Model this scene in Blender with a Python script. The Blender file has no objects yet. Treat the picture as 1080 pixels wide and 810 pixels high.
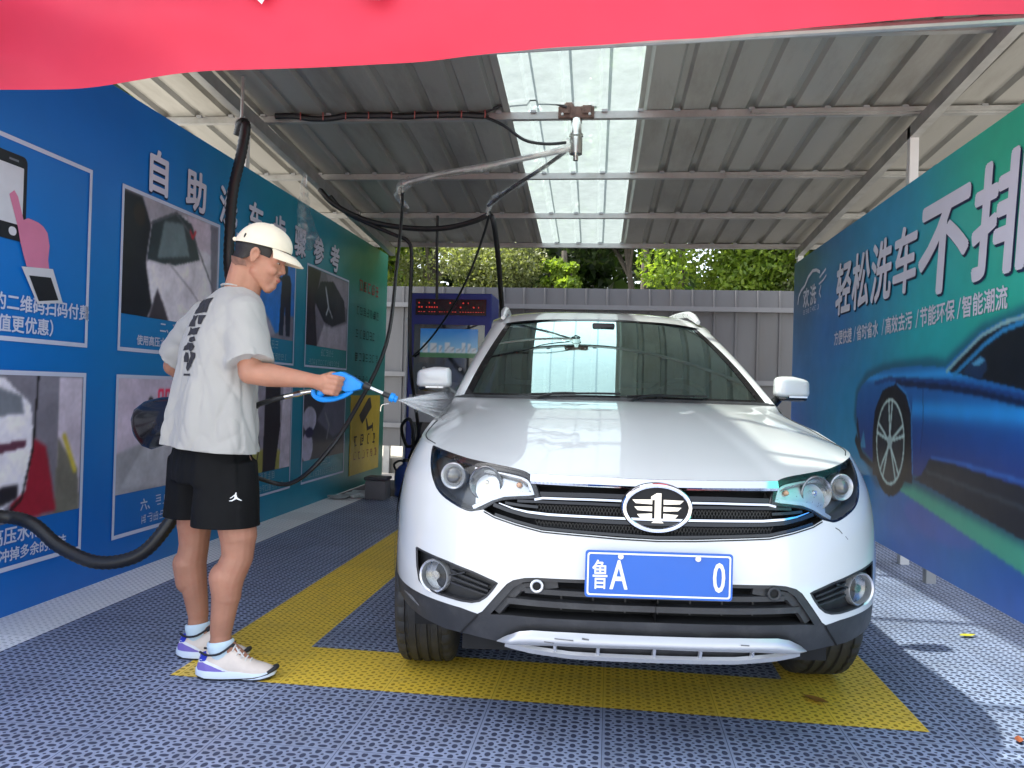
import bpy, bmesh, math, random
import numpy as np
from mathutils import Vector, Matrix, noise
from mathutils.geometry import delaunay_2d_cdt
from mathutils.bvhtree import BVHTree
R = math.radians
random.seed(7); rng = np.random.default_rng(7)
scene = bpy.context.scene
C = scene.collection
ORG = {}

# ---------------------------------------------------------------- materials
def lin(c):
    return tuple((v/12.92 if v <= .04045 else ((v+.055)/1.055)**2.4) for v in (x/255. for x in c))
class NT:
    def __init__(s, nt): s.nt = nt
    def new(s, t, **kw):
        n = s.nt.nodes.new(t)
        for k, v in kw.items(): setattr(n, k, v)
        return n
    def link(s, a, b): s.nt.links.new(a, b)
    def math(s, op, a, b=None, c=None):
        n = s.new('ShaderNodeMath', operation=op)
        for i, v in enumerate((a, b, c)):
            if v is None: continue
            if isinstance(v, (int, float)): n.inputs[i].default_value = v
            else: s.link(v, n.inputs[i])
        return n.outputs[0]
    def mixc(s, f, a, b, blend='MIX'):
        n = s.new('ShaderNodeMix', data_type='RGBA', blend_type=blend)
        for i, v in ((0, f), (6, a), (7, b)):
            if isinstance(v, (int, float)): n.inputs[i].default_value = v
            elif isinstance(v, tuple): n.inputs[i].default_value = (*v[:3], 1)
            else: s.link(v, n.inputs[i])
        return n.outputs[2]
    def noise(s, scale, detail=3, vec=None, rough=.55):
        n = s.new('ShaderNodeTexNoise'); n.inputs['Scale'].default_value = scale
        n.inputs['Detail'].default_value = detail; n.inputs['Roughness'].default_value = rough
        if vec is not None: s.link(vec, n.inputs['Vector'])
        return n.outputs['Fac']
    def ramp(s, f, stops):
        n = s.new('ShaderNodeValToRGB'); e = n.color_ramp.elements
        while len(e) < len(stops): e.new(.5)
        for i, (p, c) in enumerate(stops):
            e[i].position = p; e[i].color = (*c, 1) if isinstance(c, tuple) else (c, c, c, 1)
        s.link(f, n.inputs[0]); return n.outputs[0]
def mat(name, col=(.5, .5, .5), rough=.5, metal=0., var=.08, vscale=6., bump=0., bscale=60., coat=0., spec=.5,
        attr=None, trans=0., emis=None, estr=0., sss=0., alpha=1., dirt=0., dirtcol=(.12, .1, .08), rvar=.1, sheen=0., ior=None, aniso=None):
    m = bpy.data.materials.new(name); m.use_nodes = True
    t = NT(m.node_tree); b = m.node_tree.nodes['Principled BSDF']
    co = t.new('ShaderNodeTexCoord').outputs['Object']
    if aniso:
        mp = t.new('ShaderNodeMapping'); mp.inputs['Scale'].default_value = aniso; t.link(co, mp.inputs['Vector']); co = mp.outputs[0]
    if attr:
        a = t.new('ShaderNodeAttribute', attribute_name=attr); base = a.outputs['Color']
    else:
        base = (col[0], col[1], col[2])
    nz = t.noise(vscale, 4, co)
    if var > 0:
        k = t.ramp(nz, [(.3, 1-var), (.7, 1+var*.6)])
        base = t.mixc(1., base, k, 'MULTIPLY')
    if dirt > 0:
        dn = t.ramp(t.noise(vscale*1.7, 8, co, .7), [(.5, 0.), (.68, 1.)])
        base = t.mixc(t.math('MULTIPLY', dn, dirt), base, dirtcol)
    if isinstance(base, tuple): b.inputs['Base Color'].default_value = (*base, 1)
    else: t.link(base, b.inputs['Base Color'])
    rr = t.math('MULTIPLY_ADD', t.noise(vscale*3, 4, co), rvar*2, rough-rvar)
    t.link(rr, b.inputs['Roughness'])
    b.inputs['Metallic'].default_value = metal
    b.inputs['Specular IOR Level'].default_value = spec
    b.inputs['Coat Weight'].default_value = coat; b.inputs['Coat Roughness'].default_value = .04
    b.inputs['Transmission Weight'].default_value = trans
    b.inputs['Alpha'].default_value = alpha
    if ior: b.inputs['IOR'].default_value = ior
    if sheen: b.inputs['Sheen Weight'].default_value = sheen
    if sss:
        b.inputs['Subsurface Weight'].default_value = sss; b.inputs['Subsurface Radius'].default_value = (.02, .008, .005)
        b.inputs['Subsurface Scale'].default_value = .5
    if emis:
        b.inputs['Emission Color'].default_value = (*emis, 1); b.inputs['Emission Strength'].default_value = estr
    if attr and estr and not emis:
        t.link(a.outputs['Color'], b.inputs['Emission Color']); b.inputs['Emission Strength'].default_value = estr
    if bump > 0:
        bn = t.new('ShaderNodeBump'); bn.inputs['Strength'].default_value = .6; bn.inputs['Distance'].default_value = bump
        t.link(t.noise(bscale, 5, co, .6), bn.inputs['Height']); t.link(bn.outputs[0], b.inputs['Normal'])
    return m

# ---------------------------------------------------------------- mesh building
class MB:
    def __init__(s): s.v = []; s.f = []; s.mi = []; s.n = None
    def add(s, vs, fs, mi=0):
        o = len(s.v); s.v += [Vector(v) for v in vs]; s.f += [tuple(i+o for i in f) for f in fs]; s.mi += [mi]*len(fs); return s
    def box(s, lo, hi, mi=0, M=None):
        x0, y0, z0 = lo; x1, y1, z1 = hi
        vs = [Vector(p) for p in ((x0,y0,z0),(x1,y0,z0),(x1,y1,z0),(x0,y1,z0),(x0,y0,z1),(x1,y0,z1),(x1,y1,z1),(x0,y1,z1))]
        if M: vs = [M @ v for v in vs]
        return s.add(vs, [(0,3,2,1),(4,5,6,7),(0,1,5,4),(1,2,6,5),(2,3,7,6),(3,0,4,7)], mi)
    def rings(s, rs, closed=True, caps=(True, True), mi=0):
        n = len(rs[0]); vs = [p for r in rs for p in r]; fs = []
        for i in range(len(rs)-1):
            for j in range(n if closed else n-1):
                k = (j+1) % n; fs.append((i*n+j, i*n+k, (i+1)*n+k, (i+1)*n+j))
        if closed and caps[0]: fs.append(tuple(range(n))[::-1])
        if closed and caps[1]: fs.append(tuple((len(rs)-1)*n+j for j in range(n)))
        return s.add(vs, fs, mi)
    def tube(s, pts, r, seg=10, sm=4, caps=(True, True), mi=0, closed=False):
        pts = [Vector(p) for p in pts]
        rad = list(r) if isinstance(r, (list, tuple)) else [r]*len(pts)
        if sm > 1 and len(pts) > 2:
            P = []; Q = []; n = len(pts)
            for i in range(n-1):
                a, b, c, d = pts[max(i-1, 0)], pts[i], pts[i+1], pts[min(i+2, n-1)]
                for k in range(sm):
                    t = k/sm
                    P.append(.5*((2*b)+(c-a)*t+(2*a-5*b+4*c-d)*t*t+(3*b-a-3*c+d)*t**3)); Q.append(rad[i]*(1-t)+rad[i+1]*t)
            P.append(pts[-1]); Q.append(rad[-1]); pts, rad = P, Q
        T = [(pts[min(i+1, len(pts)-1)]-pts[max(i-1, 0)]).normalized() for i in range(len(pts))]
        u = T[0].orthogonal().normalized(); rs = []
        for i, p in enumerate(pts):
            u = (u-T[i]*u.dot(T[i])).normalized(); w = T[i].cross(u)
            rs.append([p+(u*math.cos(2*math.pi*k/seg)+w*math.sin(2*math.pi*k/seg))*rad[i] for k in range(seg)])
        return s.rings(rs, True, caps, mi)
    def cyl(s, p0, p1, r0, r1=None, seg=20, mi=0, caps=(True, True)):
        return s.tube([p0, p1], [r0, r0 if r1 is None else r1], seg, 1, caps, mi)
    def ell(s, c, r, M=None, nu=20, nv=12, mi=0):
        rs = []; c = Vector(c)
        for i in range(1, nv):
            a = math.pi*i/nv-math.pi/2
            ring = []
            for j in range(nu):
                b = 2*math.pi*j/nu
                p = Vector((r[0]*math.cos(a)*math.cos(b), r[1]*math.cos(a)*math.sin(b), r[2]*math.sin(a)))
                ring.append(c+(M @ p if M else p))
            rs.append(ring)
        o = len(s.v); s.rings(rs, True, (False, False), mi)
        d = Vector((0, 0, r[2])); d = M @ d if M else d
        s.v += [c-d, c+d]; lo = len(s.v)-2; hi = lo+1; last = o+(nv-2)*nu
        for j in range(nu):
            k = (j+1) % nu
            s.f.append((o+k, o+j, lo)); s.f.append((last+j, last+k, hi)); s.mi += [mi, mi]
        return s
    def cap(s, p0, r0, p1, r1, seg=16):          # tapered capsule (closed)
        p0, p1 = Vector(p0), Vector(p1); d = (p1-p0).normalized(); pts = []; rad = []
        for k in range(5):
            a = math.pi/2*(k+.35)/5; pts.append(p0-d*r0*math.cos(a)); rad.append(r0*math.sin(a))
        pts += [p0, p1]; rad += [r0, r1]
        for k in range(4, -1, -1):
            a = math.pi/2*(k+.35)/5; pts.append(p1+d*r1*math.cos(a)); rad.append(r1*math.sin(a))
        return s.tube(pts, rad, seg, 1)
    def prism(s, poly, to3, d, mi=0):            # extruded 2D polygon; to3(u,v,w)
        n = len(poly)
        vs = [to3(u, v, 0) for u, v in poly]+[to3(u, v, d) for u, v in poly]
        fs = [tuple(range(n))[::-1], tuple(range(n, 2*n))]+[(i, (i+1) % n, n+(i+1) % n, n+i) for i in range(n)]
        return s.add(vs, fs, mi)
    def grid(s, fn, nu, nv, mi=0):
        vs = [fn(i/nu, j/nv) for j in range(nv+1) for i in range(nu+1)]
        return s.add(vs, [(j*(nu+1)+i, j*(nu+1)+i+1, (j+1)*(nu+1)+i+1, (j+1)*(nu+1)+i) for j in range(nv) for i in range(nu)], mi)
def tag(o, label=None, cat=None, group=None, kind=None):
    for k, v in (('label', label), ('category', cat), ('group', group), ('kind', kind)):
        if v: o[k] = v
    return o
def thing(name, loc, label, cat, group=None, rz=0.):
    o = bpy.data.objects.new(name, None); C.objects.link(o); o.location = loc; o.rotation_euler = (0, 0, rz)
    o.empty_display_size = .1
    ORG[o] = Vector((0, 0, 0)) if rz else Vector(loc)
    return tag(o, label, cat, group)
def obj(name, mb, ms, parent=None, smooth=True, base=None, sharp=35, bevel=0., fixn=True, label=None):
    me = bpy.data.meshes.new(name)
    org = ORG[parent] if parent else Vector(base or (0, 0, 0))
    if isinstance(mb, MB):
        me.from_pydata([tuple(v-org) for v in mb.v], [], mb.f)
        me.polygons.foreach_set('material_index', mb.mi)
    else:
        me = mb; me.name = name
        me.transform(Matrix.Translation(-org))
    o = bpy.data.objects.new(name, me); C.objects.link(o)
    for m in (ms if isinstance(ms, (list, tuple)) else [ms]): me.materials.append(m)
    if fixn or bevel:
        bm = bmesh.new(); bm.from_mesh(me)
        bmesh.ops.remove_doubles(bm, verts=bm.verts, dist=1e-6)
        if fixn: bmesh.ops.recalc_face_normals(bm, faces=bm.faces)
        if bevel: bmesh.ops.bevel(bm, geom=[e for e in bm.edges if len(e.link_faces) == 2 and e.calc_face_angle(0) > .5], offset=bevel, segments=2, affect='EDGES', profile=.5)
        bm.to_mesh(me); bm.free()
    if smooth:
        me.polygons.foreach_set('use_smooth', [True]*len(me.polygons))
        if sharp: me.set_sharp_from_angle(angle=R(sharp))
    ORG[o] = org
    if parent: o.parent = parent
    elif base: o.location = base
    if label: o['label'] = label
    return o
def evalmesh(mb, mods):                            # run modifiers without operators
    me = bpy.data.meshes.new('tmp')
    if isinstance(mb, MB): me.from_pydata([tuple(v) for v in mb.v], [], mb.f)
    else: me = mb
    bm = bmesh.new(); bm.from_mesh(me); bmesh.ops.recalc_face_normals(bm, faces=bm.faces); bm.to_mesh(me); bm.free()
    o = bpy.data.objects.new('tmp', me); C.objects.link(o)
    for t, kw in mods:
        m = o.modifiers.new('m', t)
        for k, v in kw.items(): setattr(m, k, v)
    dg = bpy.context.evaluated_depsgraph_get(); dg.update()
    out = bpy.data.meshes.new_from_object(o.evaluated_get(dg))
    bpy.data.objects.remove(o); return out
def skin(mb, vox, it=4, fac=.5):
    return evalmesh(mb, [('REMESH', dict(mode='VOXEL', voxel_size=vox, adaptivity=0)), ('SMOOTH', dict(factor=fac, iterations=it))])
def text_mb(s, size, to3, bold=0., extrude=0., shear=0., sx=1., align='LEFT', space=1., mi=0, mb=None):
    """text built as a flat mesh; to3(u,v,w) maps its plane; bold = stroke thickening in metres (stacked shifted copies)"""
    c = bpy.data.curves.new('t', 'FONT'); c.body = s; c.size = size; c.align_x = align
    c.space_character = space; c.resolution_u = 3
    o = bpy.data.objects.new('t', c); C.objects.link(o)
    dg = bpy.context.evaluated_depsgraph_get(); dg.update()
    me = bpy.data.meshes.new_from_object(o.evaluated_get(dg))
    bpy.data.objects.remove(o)
    mb = MB() if mb is None else mb
    offs = [(0, 0)]+([(bold*math.cos(R(45*k)), bold*math.sin(R(45*k))) for k in range(8)] if bold > 0 else [])
    for i, (dx, dy) in enumerate(offs):
        mb.add([to3((v.co.x+v.co.y*shear)*sx+dx, v.co.y+dy, -.00012*i) for v in me.vertices], [tuple(p.vertices) for p in me.polygons], mi)
    return mb
def inpoly(X, Y, poly):
    r = np.zeros(np.shape(X), bool); n = len(poly)
    for i in range(n):
        x0, y0 = poly[i]; x1, y1 = poly[(i+1) % n]
        if y0 == y1: continue
        c = ((Y < y0) != (Y < y1)) & (X < (x1-x0)*(Y-y0)/(y1-y0)+x0); r ^= c
    return r
def densify(poly, step, closed=True):
    out = []; n = len(poly)
    for i in range(n if closed else n-1):
        a, b = poly[i], poly[(i+1) % n]; L = math.hypot(b[0]-a[0], b[1]-a[1]); k = max(1, int(L/step))
        out += [(a[0]+(b[0]-a[0])*j/k, a[1]+(b[1]-a[1])*j/k) for j in range(k)]
    if not closed: out.append(poly[-1])
    return out
def fill(poly, step, holes=()):                    # triangulated polygon with interior grid points
    loops = [densify(poly, step)]+[densify(h, step) for h in holes]
    vs = []; ed = []
    for L in loops:
        o = len(vs); vs += L; ed += [(o+i, o+(i+1) % len(L)) for i in range(len(L))]
    xs = [p[0] for p in poly]; ys = [p[1] for p in poly]
    gx, gy = np.meshgrid(np.arange(min(xs)+step/2, max(xs), step), np.arange(min(ys)+step/2, max(ys), step))
    ok = inpoly(gx, gy, poly)
    for h in holes: ok &= ~inpoly(gx, gy, h)
    B = np.array(vs); G = np.stack([gx[ok], gy[ok]], 1)
    if len(G):
        keep = [i for i in range(len(G)) if np.min((B[:, 0]-G[i, 0])**2+(B[:, 1]-G[i, 1])**2) > (step*.4)**2]
        vs = vs+[tuple(G[i]) for i in keep]
    r = delaunay_2d_cdt([Vector(p) for p in vs], ed, [], 0, 1e-6)
    V = [(p.x, p.y) for p in r[0]]; F = [tuple(f) for f in r[2]]
    if F:
        cx = np.array([sum(V[i][0] for i in f)/len(f) for f in F]); cy = np.array([sum(V[i][1] for i in f)/len(f) for f in F])
        ok = inpoly(cx, cy, poly)
        for h in holes: ok &= ~inpoly(cx, cy, h)
        F = [f for f, k in zip(F, ok) if k]
    return V, F
# ---------------------------------------------------------------- painted print (colour attribute)
class Art:
    """flat printed artwork, stored per vertex; coordinates in metres"""
    def __init__(s, u0, u1, v0, v1, step):
        s.nu = int(abs(u1-u0)/step)+1; s.nv = int((v1-v0)/step)+1
        s.u = np.linspace(u0, u1, s.nu+1); s.v = np.linspace(v0, v1, s.nv+1)
        s.U, s.V = np.meshgrid(s.u, s.v); s.c = np.zeros(s.U.shape+(3,)); s.step = step
    def mixin(s, m, col):
        m = np.clip(m, 0, 1)[..., None]; col = np.asarray(col, float)/255. if not (isinstance(col, np.ndarray) and col.ndim == 3) else col/255.
        s.c = s.c*(1-m)+col*m
    def soft(s, m, k):
        m = m.astype(float)
        for _ in range(k):
            p = np.pad(m, 1, mode='edge'); m = (p[1:-1, 1:-1]*2+p[:-2, 1:-1]+p[2:, 1:-1]+p[1:-1, :-2]+p[1:-1, 2:])/6
        return m
    def poly(s, pts, col, k=1, a=1.): s.mixin(s.soft(inpoly(s.U, s.V, pts), k)*a, col)
    def ell(s, cx, cy, rx, ry, col, k=1, a=1.): s.mixin(s.soft(((s.U-cx)/rx)**2+((s.V-cy)/ry)**2 < 1, k)*a, col)
    def line(s, pts, w, col, k=1, a=1.):
        d = np.full(s.U.shape, 9.)
        for (x0, y0), (x1, y1) in zip(pts, pts[1:]):
            dx, dy = x1-x0, y1-y0; t = np.clip(((s.U-x0)*dx+(s.V-y0)*dy)/(dx*dx+dy*dy+1e-9), 0, 1)
            d = np.minimum(d, np.hypot(s.U-x0-t*dx, s.V-y0-t*dy))
        s.mixin(s.soft(d < w/2, k)*a, col)
    def noise(s, amp, sc=8, seed=0):
        r = np.random.default_rng(seed); n = r.random((max(3, int(s.nv/sc))+2, max(3, int(s.nu/sc))+2))
        yi = np.linspace(0, n.shape[0]-1.001, s.nv+1); xi = np.linspace(0, n.shape[1]-1.001, s.nu+1)
        y0 = yi.astype(int); x0 = xi.astype(int); fy = (yi-y0)[:, None]; fx = (xi-x0)[None]
        a = n[np.ix_(y0, x0)]*(1-fy)*(1-fx)+n[np.ix_(y0+1, x0)]*fy*(1-fx)+n[np.ix_(y0, x0+1)]*(1-fy)*fx+n[np.ix_(y0+1, x0+1)]*fy*fx
        s.c = np.clip(s.c*(1+amp*(a-.5)[..., None]), 0, 1)
    def mesh(s, name, to3, m, parent, thick=0.):
        mb = MB(); nu = s.nu+1
        vs = [to3(u, v) for v in s.v for u in s.u]
        mb.v = vs; mb.f = [(j*nu+i, j*nu+i+1, (j+1)*nu+i+1, (j+1)*nu+i) for j in range(s.nv) for i in range(s.nu)]; mb.mi = [0]*len(mb.f)
        o = obj(name, mb, m, parent, smooth=False, fixn=False)
        c = s.c; l = np.where(c <= .04045, c/12.92, ((c+.055)/1.055)**2.4)
        a = o.data.color_attributes.new('Col', 'FLOAT_COLOR', 'POINT')
        a.data.foreach_set('color', np.concatenate([l, np.ones(l.shape[:2]+(1,))], 2).reshape(-1).astype(np.float32))
        return o
# ---------------------------------------------------------------- common materials
M = {}
M['galv'] = mat('galvanised_steel', (.42, .42, .41), .38, .5, .18, 5, dirt=.3, dirtcol=(.22, .19, .15))
M['sheet'] = mat('painted_roof_sheet', (.37, .36, .33), .40, .3, .14, 1.6, dirt=.5, dirtcol=(.17, .15, .12), aniso=(1, .22, 1))
M['white_paint'] = mat('white_frame_paint', (.72, .72, .72), .45, 0, .06)
M['black_rubber'] = mat('black_rubber', (.012, .012, .013), .42, 0, .2, 12, bump=.0006, bscale=90)
M['black_plastic'] = mat('black_plastic', (.014, .014, .015), .3, 0, .1)
M['cable'] = mat('black_cable', (.012, .012, .014), .45, 0, .1)
M['chrome'] = mat('chrome', (.8, .81, .83), .08, 1., .02, rvar=.02)
M['brass'] = mat('steel_fitting', (.75, .74, .7), .2, 1., .1)
M['print'] = mat('glossy_printed_sheet', rough=.34, attr='Col', var=.05, vscale=2, rvar=.06, bump=.0035, bscale=1.3)
M['lilac'] = mat('white_lettering', lin((222, 220, 238)), .5, 0, .03)
M['letter_shadow'] = mat('lettering_outline', lin((20, 36, 80)), .5, 0, .03)
M['leg_grey'] = mat('grey_post_paint', (.35, .36, .37), .5, .2, .1)
def tile_mat(name, col, hole, dirt=.35, hs=1., nlo=.78):
    m = bpy.data.materials.new(name); m.use_nodes = True; t = NT(m.node_tree); b = m.node_tree.nodes['Principled BSDF']
    co = t.new('ShaderNodeTexCoord').outputs['Object']
    sp = t.new('ShaderNodeSeparateXYZ'); t.link(co, sp.inputs[0])
    c = .0366
    def cell(ox, oy, cc):
        x = t.math('MULTIPLY_ADD', sp.outputs[0], 1/cc, ox+400.); y = t.math('MULTIPLY_ADD', sp.outputs[1], 1/cc, oy+400.)
        return (t.math('SUBTRACT', t.math('FRACT', x), .5), t.math('SUBTRACT', t.math('FRACT', y), .5), t.math('FLOOR', x), t.math('FLOOR', y))
    fx, fy, ix, iy = cell(0, 0, c)
    par = t.math('MODULO', t.math('ADD', ix, iy), 2.)                # orientation alternates like a basket weave
    sx = t.math('MULTIPLY_ADD', par, .80, 1.32); sy = t.math('MULTIPLY_ADD', par, -.80, 2.12)
    d = t.math('SQRT', t.math('ADD', t.math('POWER', t.math('MULTIPLY', fx, t.math('MULTIPLY', sx, hs)), 2.), t.math('POWER', t.math('MULTIPLY', fy, t.math('MULTIPLY', sy, hs)), 2.)))
    hm = t.math('SUBTRACT', 1., t.math('SMOOTH_MIN', 1., t.math('MAXIMUM', t.math('MULTIPLY_ADD', d, 9., -4.4), 0.), .05))
    # little round holes on the corners between the long ones
    gx, gy, _, _ = cell(.5, .5, c)
    d2 = t.math('SQRT', t.math('ADD', t.math('POWER', gx, 2.), t.math('POWER', gy, 2.)))
    h2 = t.math('SUBTRACT', 1., t.math('MINIMUM', 1., t.math('MAXIMUM', t.math('MULTIPLY_ADD', d2, 16., -1.6), 0.)))
    h = t.math('MAXIMUM', hm, h2)
    # seams between the clipped tiles
    sX = t.math('ABSOLUTE', cell(0, 0, c*11)[0]); sY = t.math('ABSOLUTE', cell(0, 0, c*11)[1])
    ed = t.math('MAXIMUM', sX, sY)
    seam = t.math('GREATER_THAN', ed, .4965); rim = t.math('GREATER_THAN', ed, .478)
    h = t.math('MULTIPLY', h, t.math('SUBTRACT', 1., rim)); h = t.math('MAXIMUM', h, t.math('MULTIPLY', seam, .75))
    nz = t.ramp(t.noise(2.3, 6, co, .6), [(.3, nlo), (.72, 1.1 if nlo < .9 else 1.)])
    base = t.mixc(1., (col[0], col[1], col[2]), nz, 'MULTIPLY')
    # each tile faded a little differently
    wn = t.new('ShaderNodeTexWhiteNoise', noise_dimensions='2D'); cb = t.new('ShaderNodeCombineXYZ')
    _, _, tx, ty = cell(0, 0, c*11); t.link(tx, cb.inputs[0]); t.link(ty, cb.inputs[1]); t.link(cb.outputs[0], wn.inputs[0])
    base = t.mixc(1., base, t.ramp(wn.outputs['Value'], [(0, .88), (1, 1.06)]), 'MULTIPLY')
    dn = t.ramp(t.noise(7, 9, co, .72), [(.5, 0.), (.7, 1.)])
    base = t.mixc(t.math('MULTIPLY', dn, dirt), base, (.16, .15, .14))
    base = t.mixc(h, base, hole)
    t.link(base, b.inputs['Base Color'])
    t.link(t.math('MULTIPLY_ADD', h, .4, .38), b.inputs['Roughness'])
    bn = t.new('ShaderNodeBump'); bn.inputs['Strength'].default_value = .8 if nlo < .9 else .35; bn.inputs['Distance'].default_value = .006 if nlo < .9 else .003
    t.link(t.math('SUBTRACT', 1., h), bn.inputs['Height']); t.link(bn.outputs[0], b.inputs['Normal'])
    return m
M['tile_blue'] = tile_mat('blue_plastic_tile', (.34, .395, .555), (.048, .058, .105), .42, 1.02)
M['tile_yellow'] = tile_mat('yellow_plastic_tile', (1., .69, .07), (.46, .28, .02), .28, 1.3, .96)
M['tile_white'] = tile_mat('white_plastic_tile', (.97, .97, .97), (.60, .61, .63), .0, 1.4, 1.)
M['earth'] = mat('outside_paving', (.36, .34, .30), .9, 0, .2, .8, dirt=.4, dirtcol=(.2, .17, .12))
M['conc'] = mat('bay_concrete', (.07, .07, .075), .85, 0, .25, 2)

def sheet(name, rects, z, m, kind='structure', step=None):
    mb = MB()
    for x0, y0, x1, y1 in rects: mb.add([(x0, y0, z), (x1, y0, z), (x1, y1, z), (x0, y1, z)], [(0, 1, 2, 3)])
    o = obj(name, mb, m, None, smooth=False); o['kind'] = kind; return o
sheet('ground', [(-400, -400, 400, 400)], -.03, M['earth'])
sheet('bay_slab', [(-3.3, 1.2, 2.7, 10.2)], -.018, M['conc'])
XL, XR = -2.78, 1.915
sheet('blue_tile_floor', [(-2.44, .9, -1.64, 8.1), (-1.64, .9, 1.105, 2.91), (1.105, .9, 2.35, 8.1), (-1.245, 3.34, .705, 8.1)], 0, M['tile_blue'])
sheet('yellow_tile_marking', [(-1.64, 2.91, -1.245, 8.1), (-1.245, 2.91, 1.105, 3.34), (.705, 3.34, 1.105, 8.1)], 0, M['tile_yellow'])
sheet('white_tile_strip', [(XL-.02, .9, -2.44, 8.1)], 0, M['tile_white'])

# ---------------------------------------------------------------- left printed wall
def rzf(y): return 2.83+.075*(9.3-y)
def grad(a, pts, cols):                            # smooth colour by inverse distance between anchor points
    w = [1/(((a.U-p[0])**2+((a.V-p[1])*1.3)**2)**1.2+.15) for p in pts]; s = sum(w)
    a.c = sum(wi[..., None]*np.array(c)/255. for wi, c in zip(w, cols))/s[..., None]
LW = thing('advert_wall', (XL, 5.5, 0), 'blue to green printed wall with white-framed washing instructions, along the left side of the bay', 'wall')
L3 = lambda off: (lambda u, v, w=0: Vector((XL+off+w, u, v)))
a = Art(1.6, 9.7, .0, 2.75, .06)
grad(a, [(2.5, 1.2), (4, 2.6), (4, .1), (5.6, 1.2), (7, 2.5), (7, .3), (8.2, 1.3), (9, 2.4), (9.4, .4)],
     [(14, 108, 202), (18, 116, 214), (8, 102, 194), (16, 140, 204), (26, 154, 184), (20, 138, 168), (36, 140, 140), (38, 126, 98), (30, 112, 88)])
a.noise(.08, 14, 3)
a.mesh('printed_sheet', L3(0), M['print'], LW)
mb = MB(); mb.box((XL-.05, 1.6, .0), (XL-.003, 9.7, 2.752)); obj('backing_board', mb, M['leg_grey'], LW, smooth=False)
def strokes(mb, r, u, v, s, to3, t=.09, mi=0):     # an illegible printed character: a few strokes
    def bar(x0, y0, x1, y1):
        mb.add([to3(u+s*x0, v+s*y0), to3(u+s*x1, v+s*y0), to3(u+s*x1, v+s*y1), to3(u+s*x0, v+s*y1)], [(0, 1, 2, 3)], mi)
    k = r.randint(2, 4)
    for i in range(k):
        y = .1+.75*i/max(1, k-1)+r.uniform(-.04, .04); x0 = r.choice([.05, .1, .3, .5]); bar(x0, y, r.uniform(.75, .92), y+t)
    for i in range(r.randint(1, 3)):
        x = r.choice([.12, .3, .48, .7, .82]); y0 = r.choice([.05, .1, .4]); bar(x, y0, x+t, r.uniform(.75, .95))
def row(mb, seed, u, v, s, n, to3, pitch=1.08, mi=0, t=.09):
    r = random.Random(seed)
    for i in range(n): strokes(mb, r, u+i*s*pitch, v, s, to3, t, mi)
def frame_lines(u0, v0, u1, v1, w, to3):
    mb = MB()
    for (a0, b0, a1, b1) in ((u0, v0, u1, v0+w), (u0, v1-w, u1, v1), (u0, v0+w, u0+w, v1-w), (u1-w, v0+w, u1, v1-w)):
        mb.add([to3(a0, b0), to3(a1, b0), to3(a1, b1), to3(a0, b1)], [(0, 1, 2, 3)])
    return mb
M['frame_white'] = mat('white_printed_line', lin((205, 212, 236)), .4, 0, .03)
cols_ = [(2.83, 3.99), (4.255, 5.405), (5.655, 6.80), (7.055, 8.235)]
names = [['white framed panel with a phone and a pointing hand', 'white framed panel with a photo of a person rinsing a windscreen', 'white framed panel with a photo of a man before a blue car', 'white framed panel with a photo of a car bonnet'],
         ['white framed panel with a photo of a car tail', 'white framed panel with a photo of a grey car top', 'white framed panel with a photo of dark trousers and hoses', 'white framed panel with a dark photo of wheels']]
def pic(ci, ri, px0, px1, pz0, pz1, paint, seed):
    par = PAN[ri][ci]
    a = Art(px0, px1, pz0, pz1, .009); a.c[:] = .35; paint(a, px0, px1-px0, pz0, pz1-pz0); a.c = np.clip(a.c*1.42, 0, 1); a.noise(.16, 9, seed); a.noise(.08, 2, seed+50)
    return a.mesh('picture', L3(.004), M['print'], par)
PAN = []
for ri, (z0, z1) in enumerate(((1.285, 2.232), (.212, 1.15))):
    rw_ = []
    for ci, (u0, u1) in enumerate(cols_):
        o = obj('info_panel', frame_lines(u0, z0, u1, z1, .022 if ci < 2 else .018, L3(.006)), M['frame_white'], LW, smooth=False, fixn=False, label=names[ri][ci])
        rw_.append(o)
    PAN.append(rw_)
def S(a, x, y, w, h, c): a.poly([(x, y), (x+w, y), (x+w, y+h), (x, y+h)], c)
def P(pts, x, w, y, h): return [(x+p[0]*w, y+p[1]*h) for p in pts]
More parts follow.
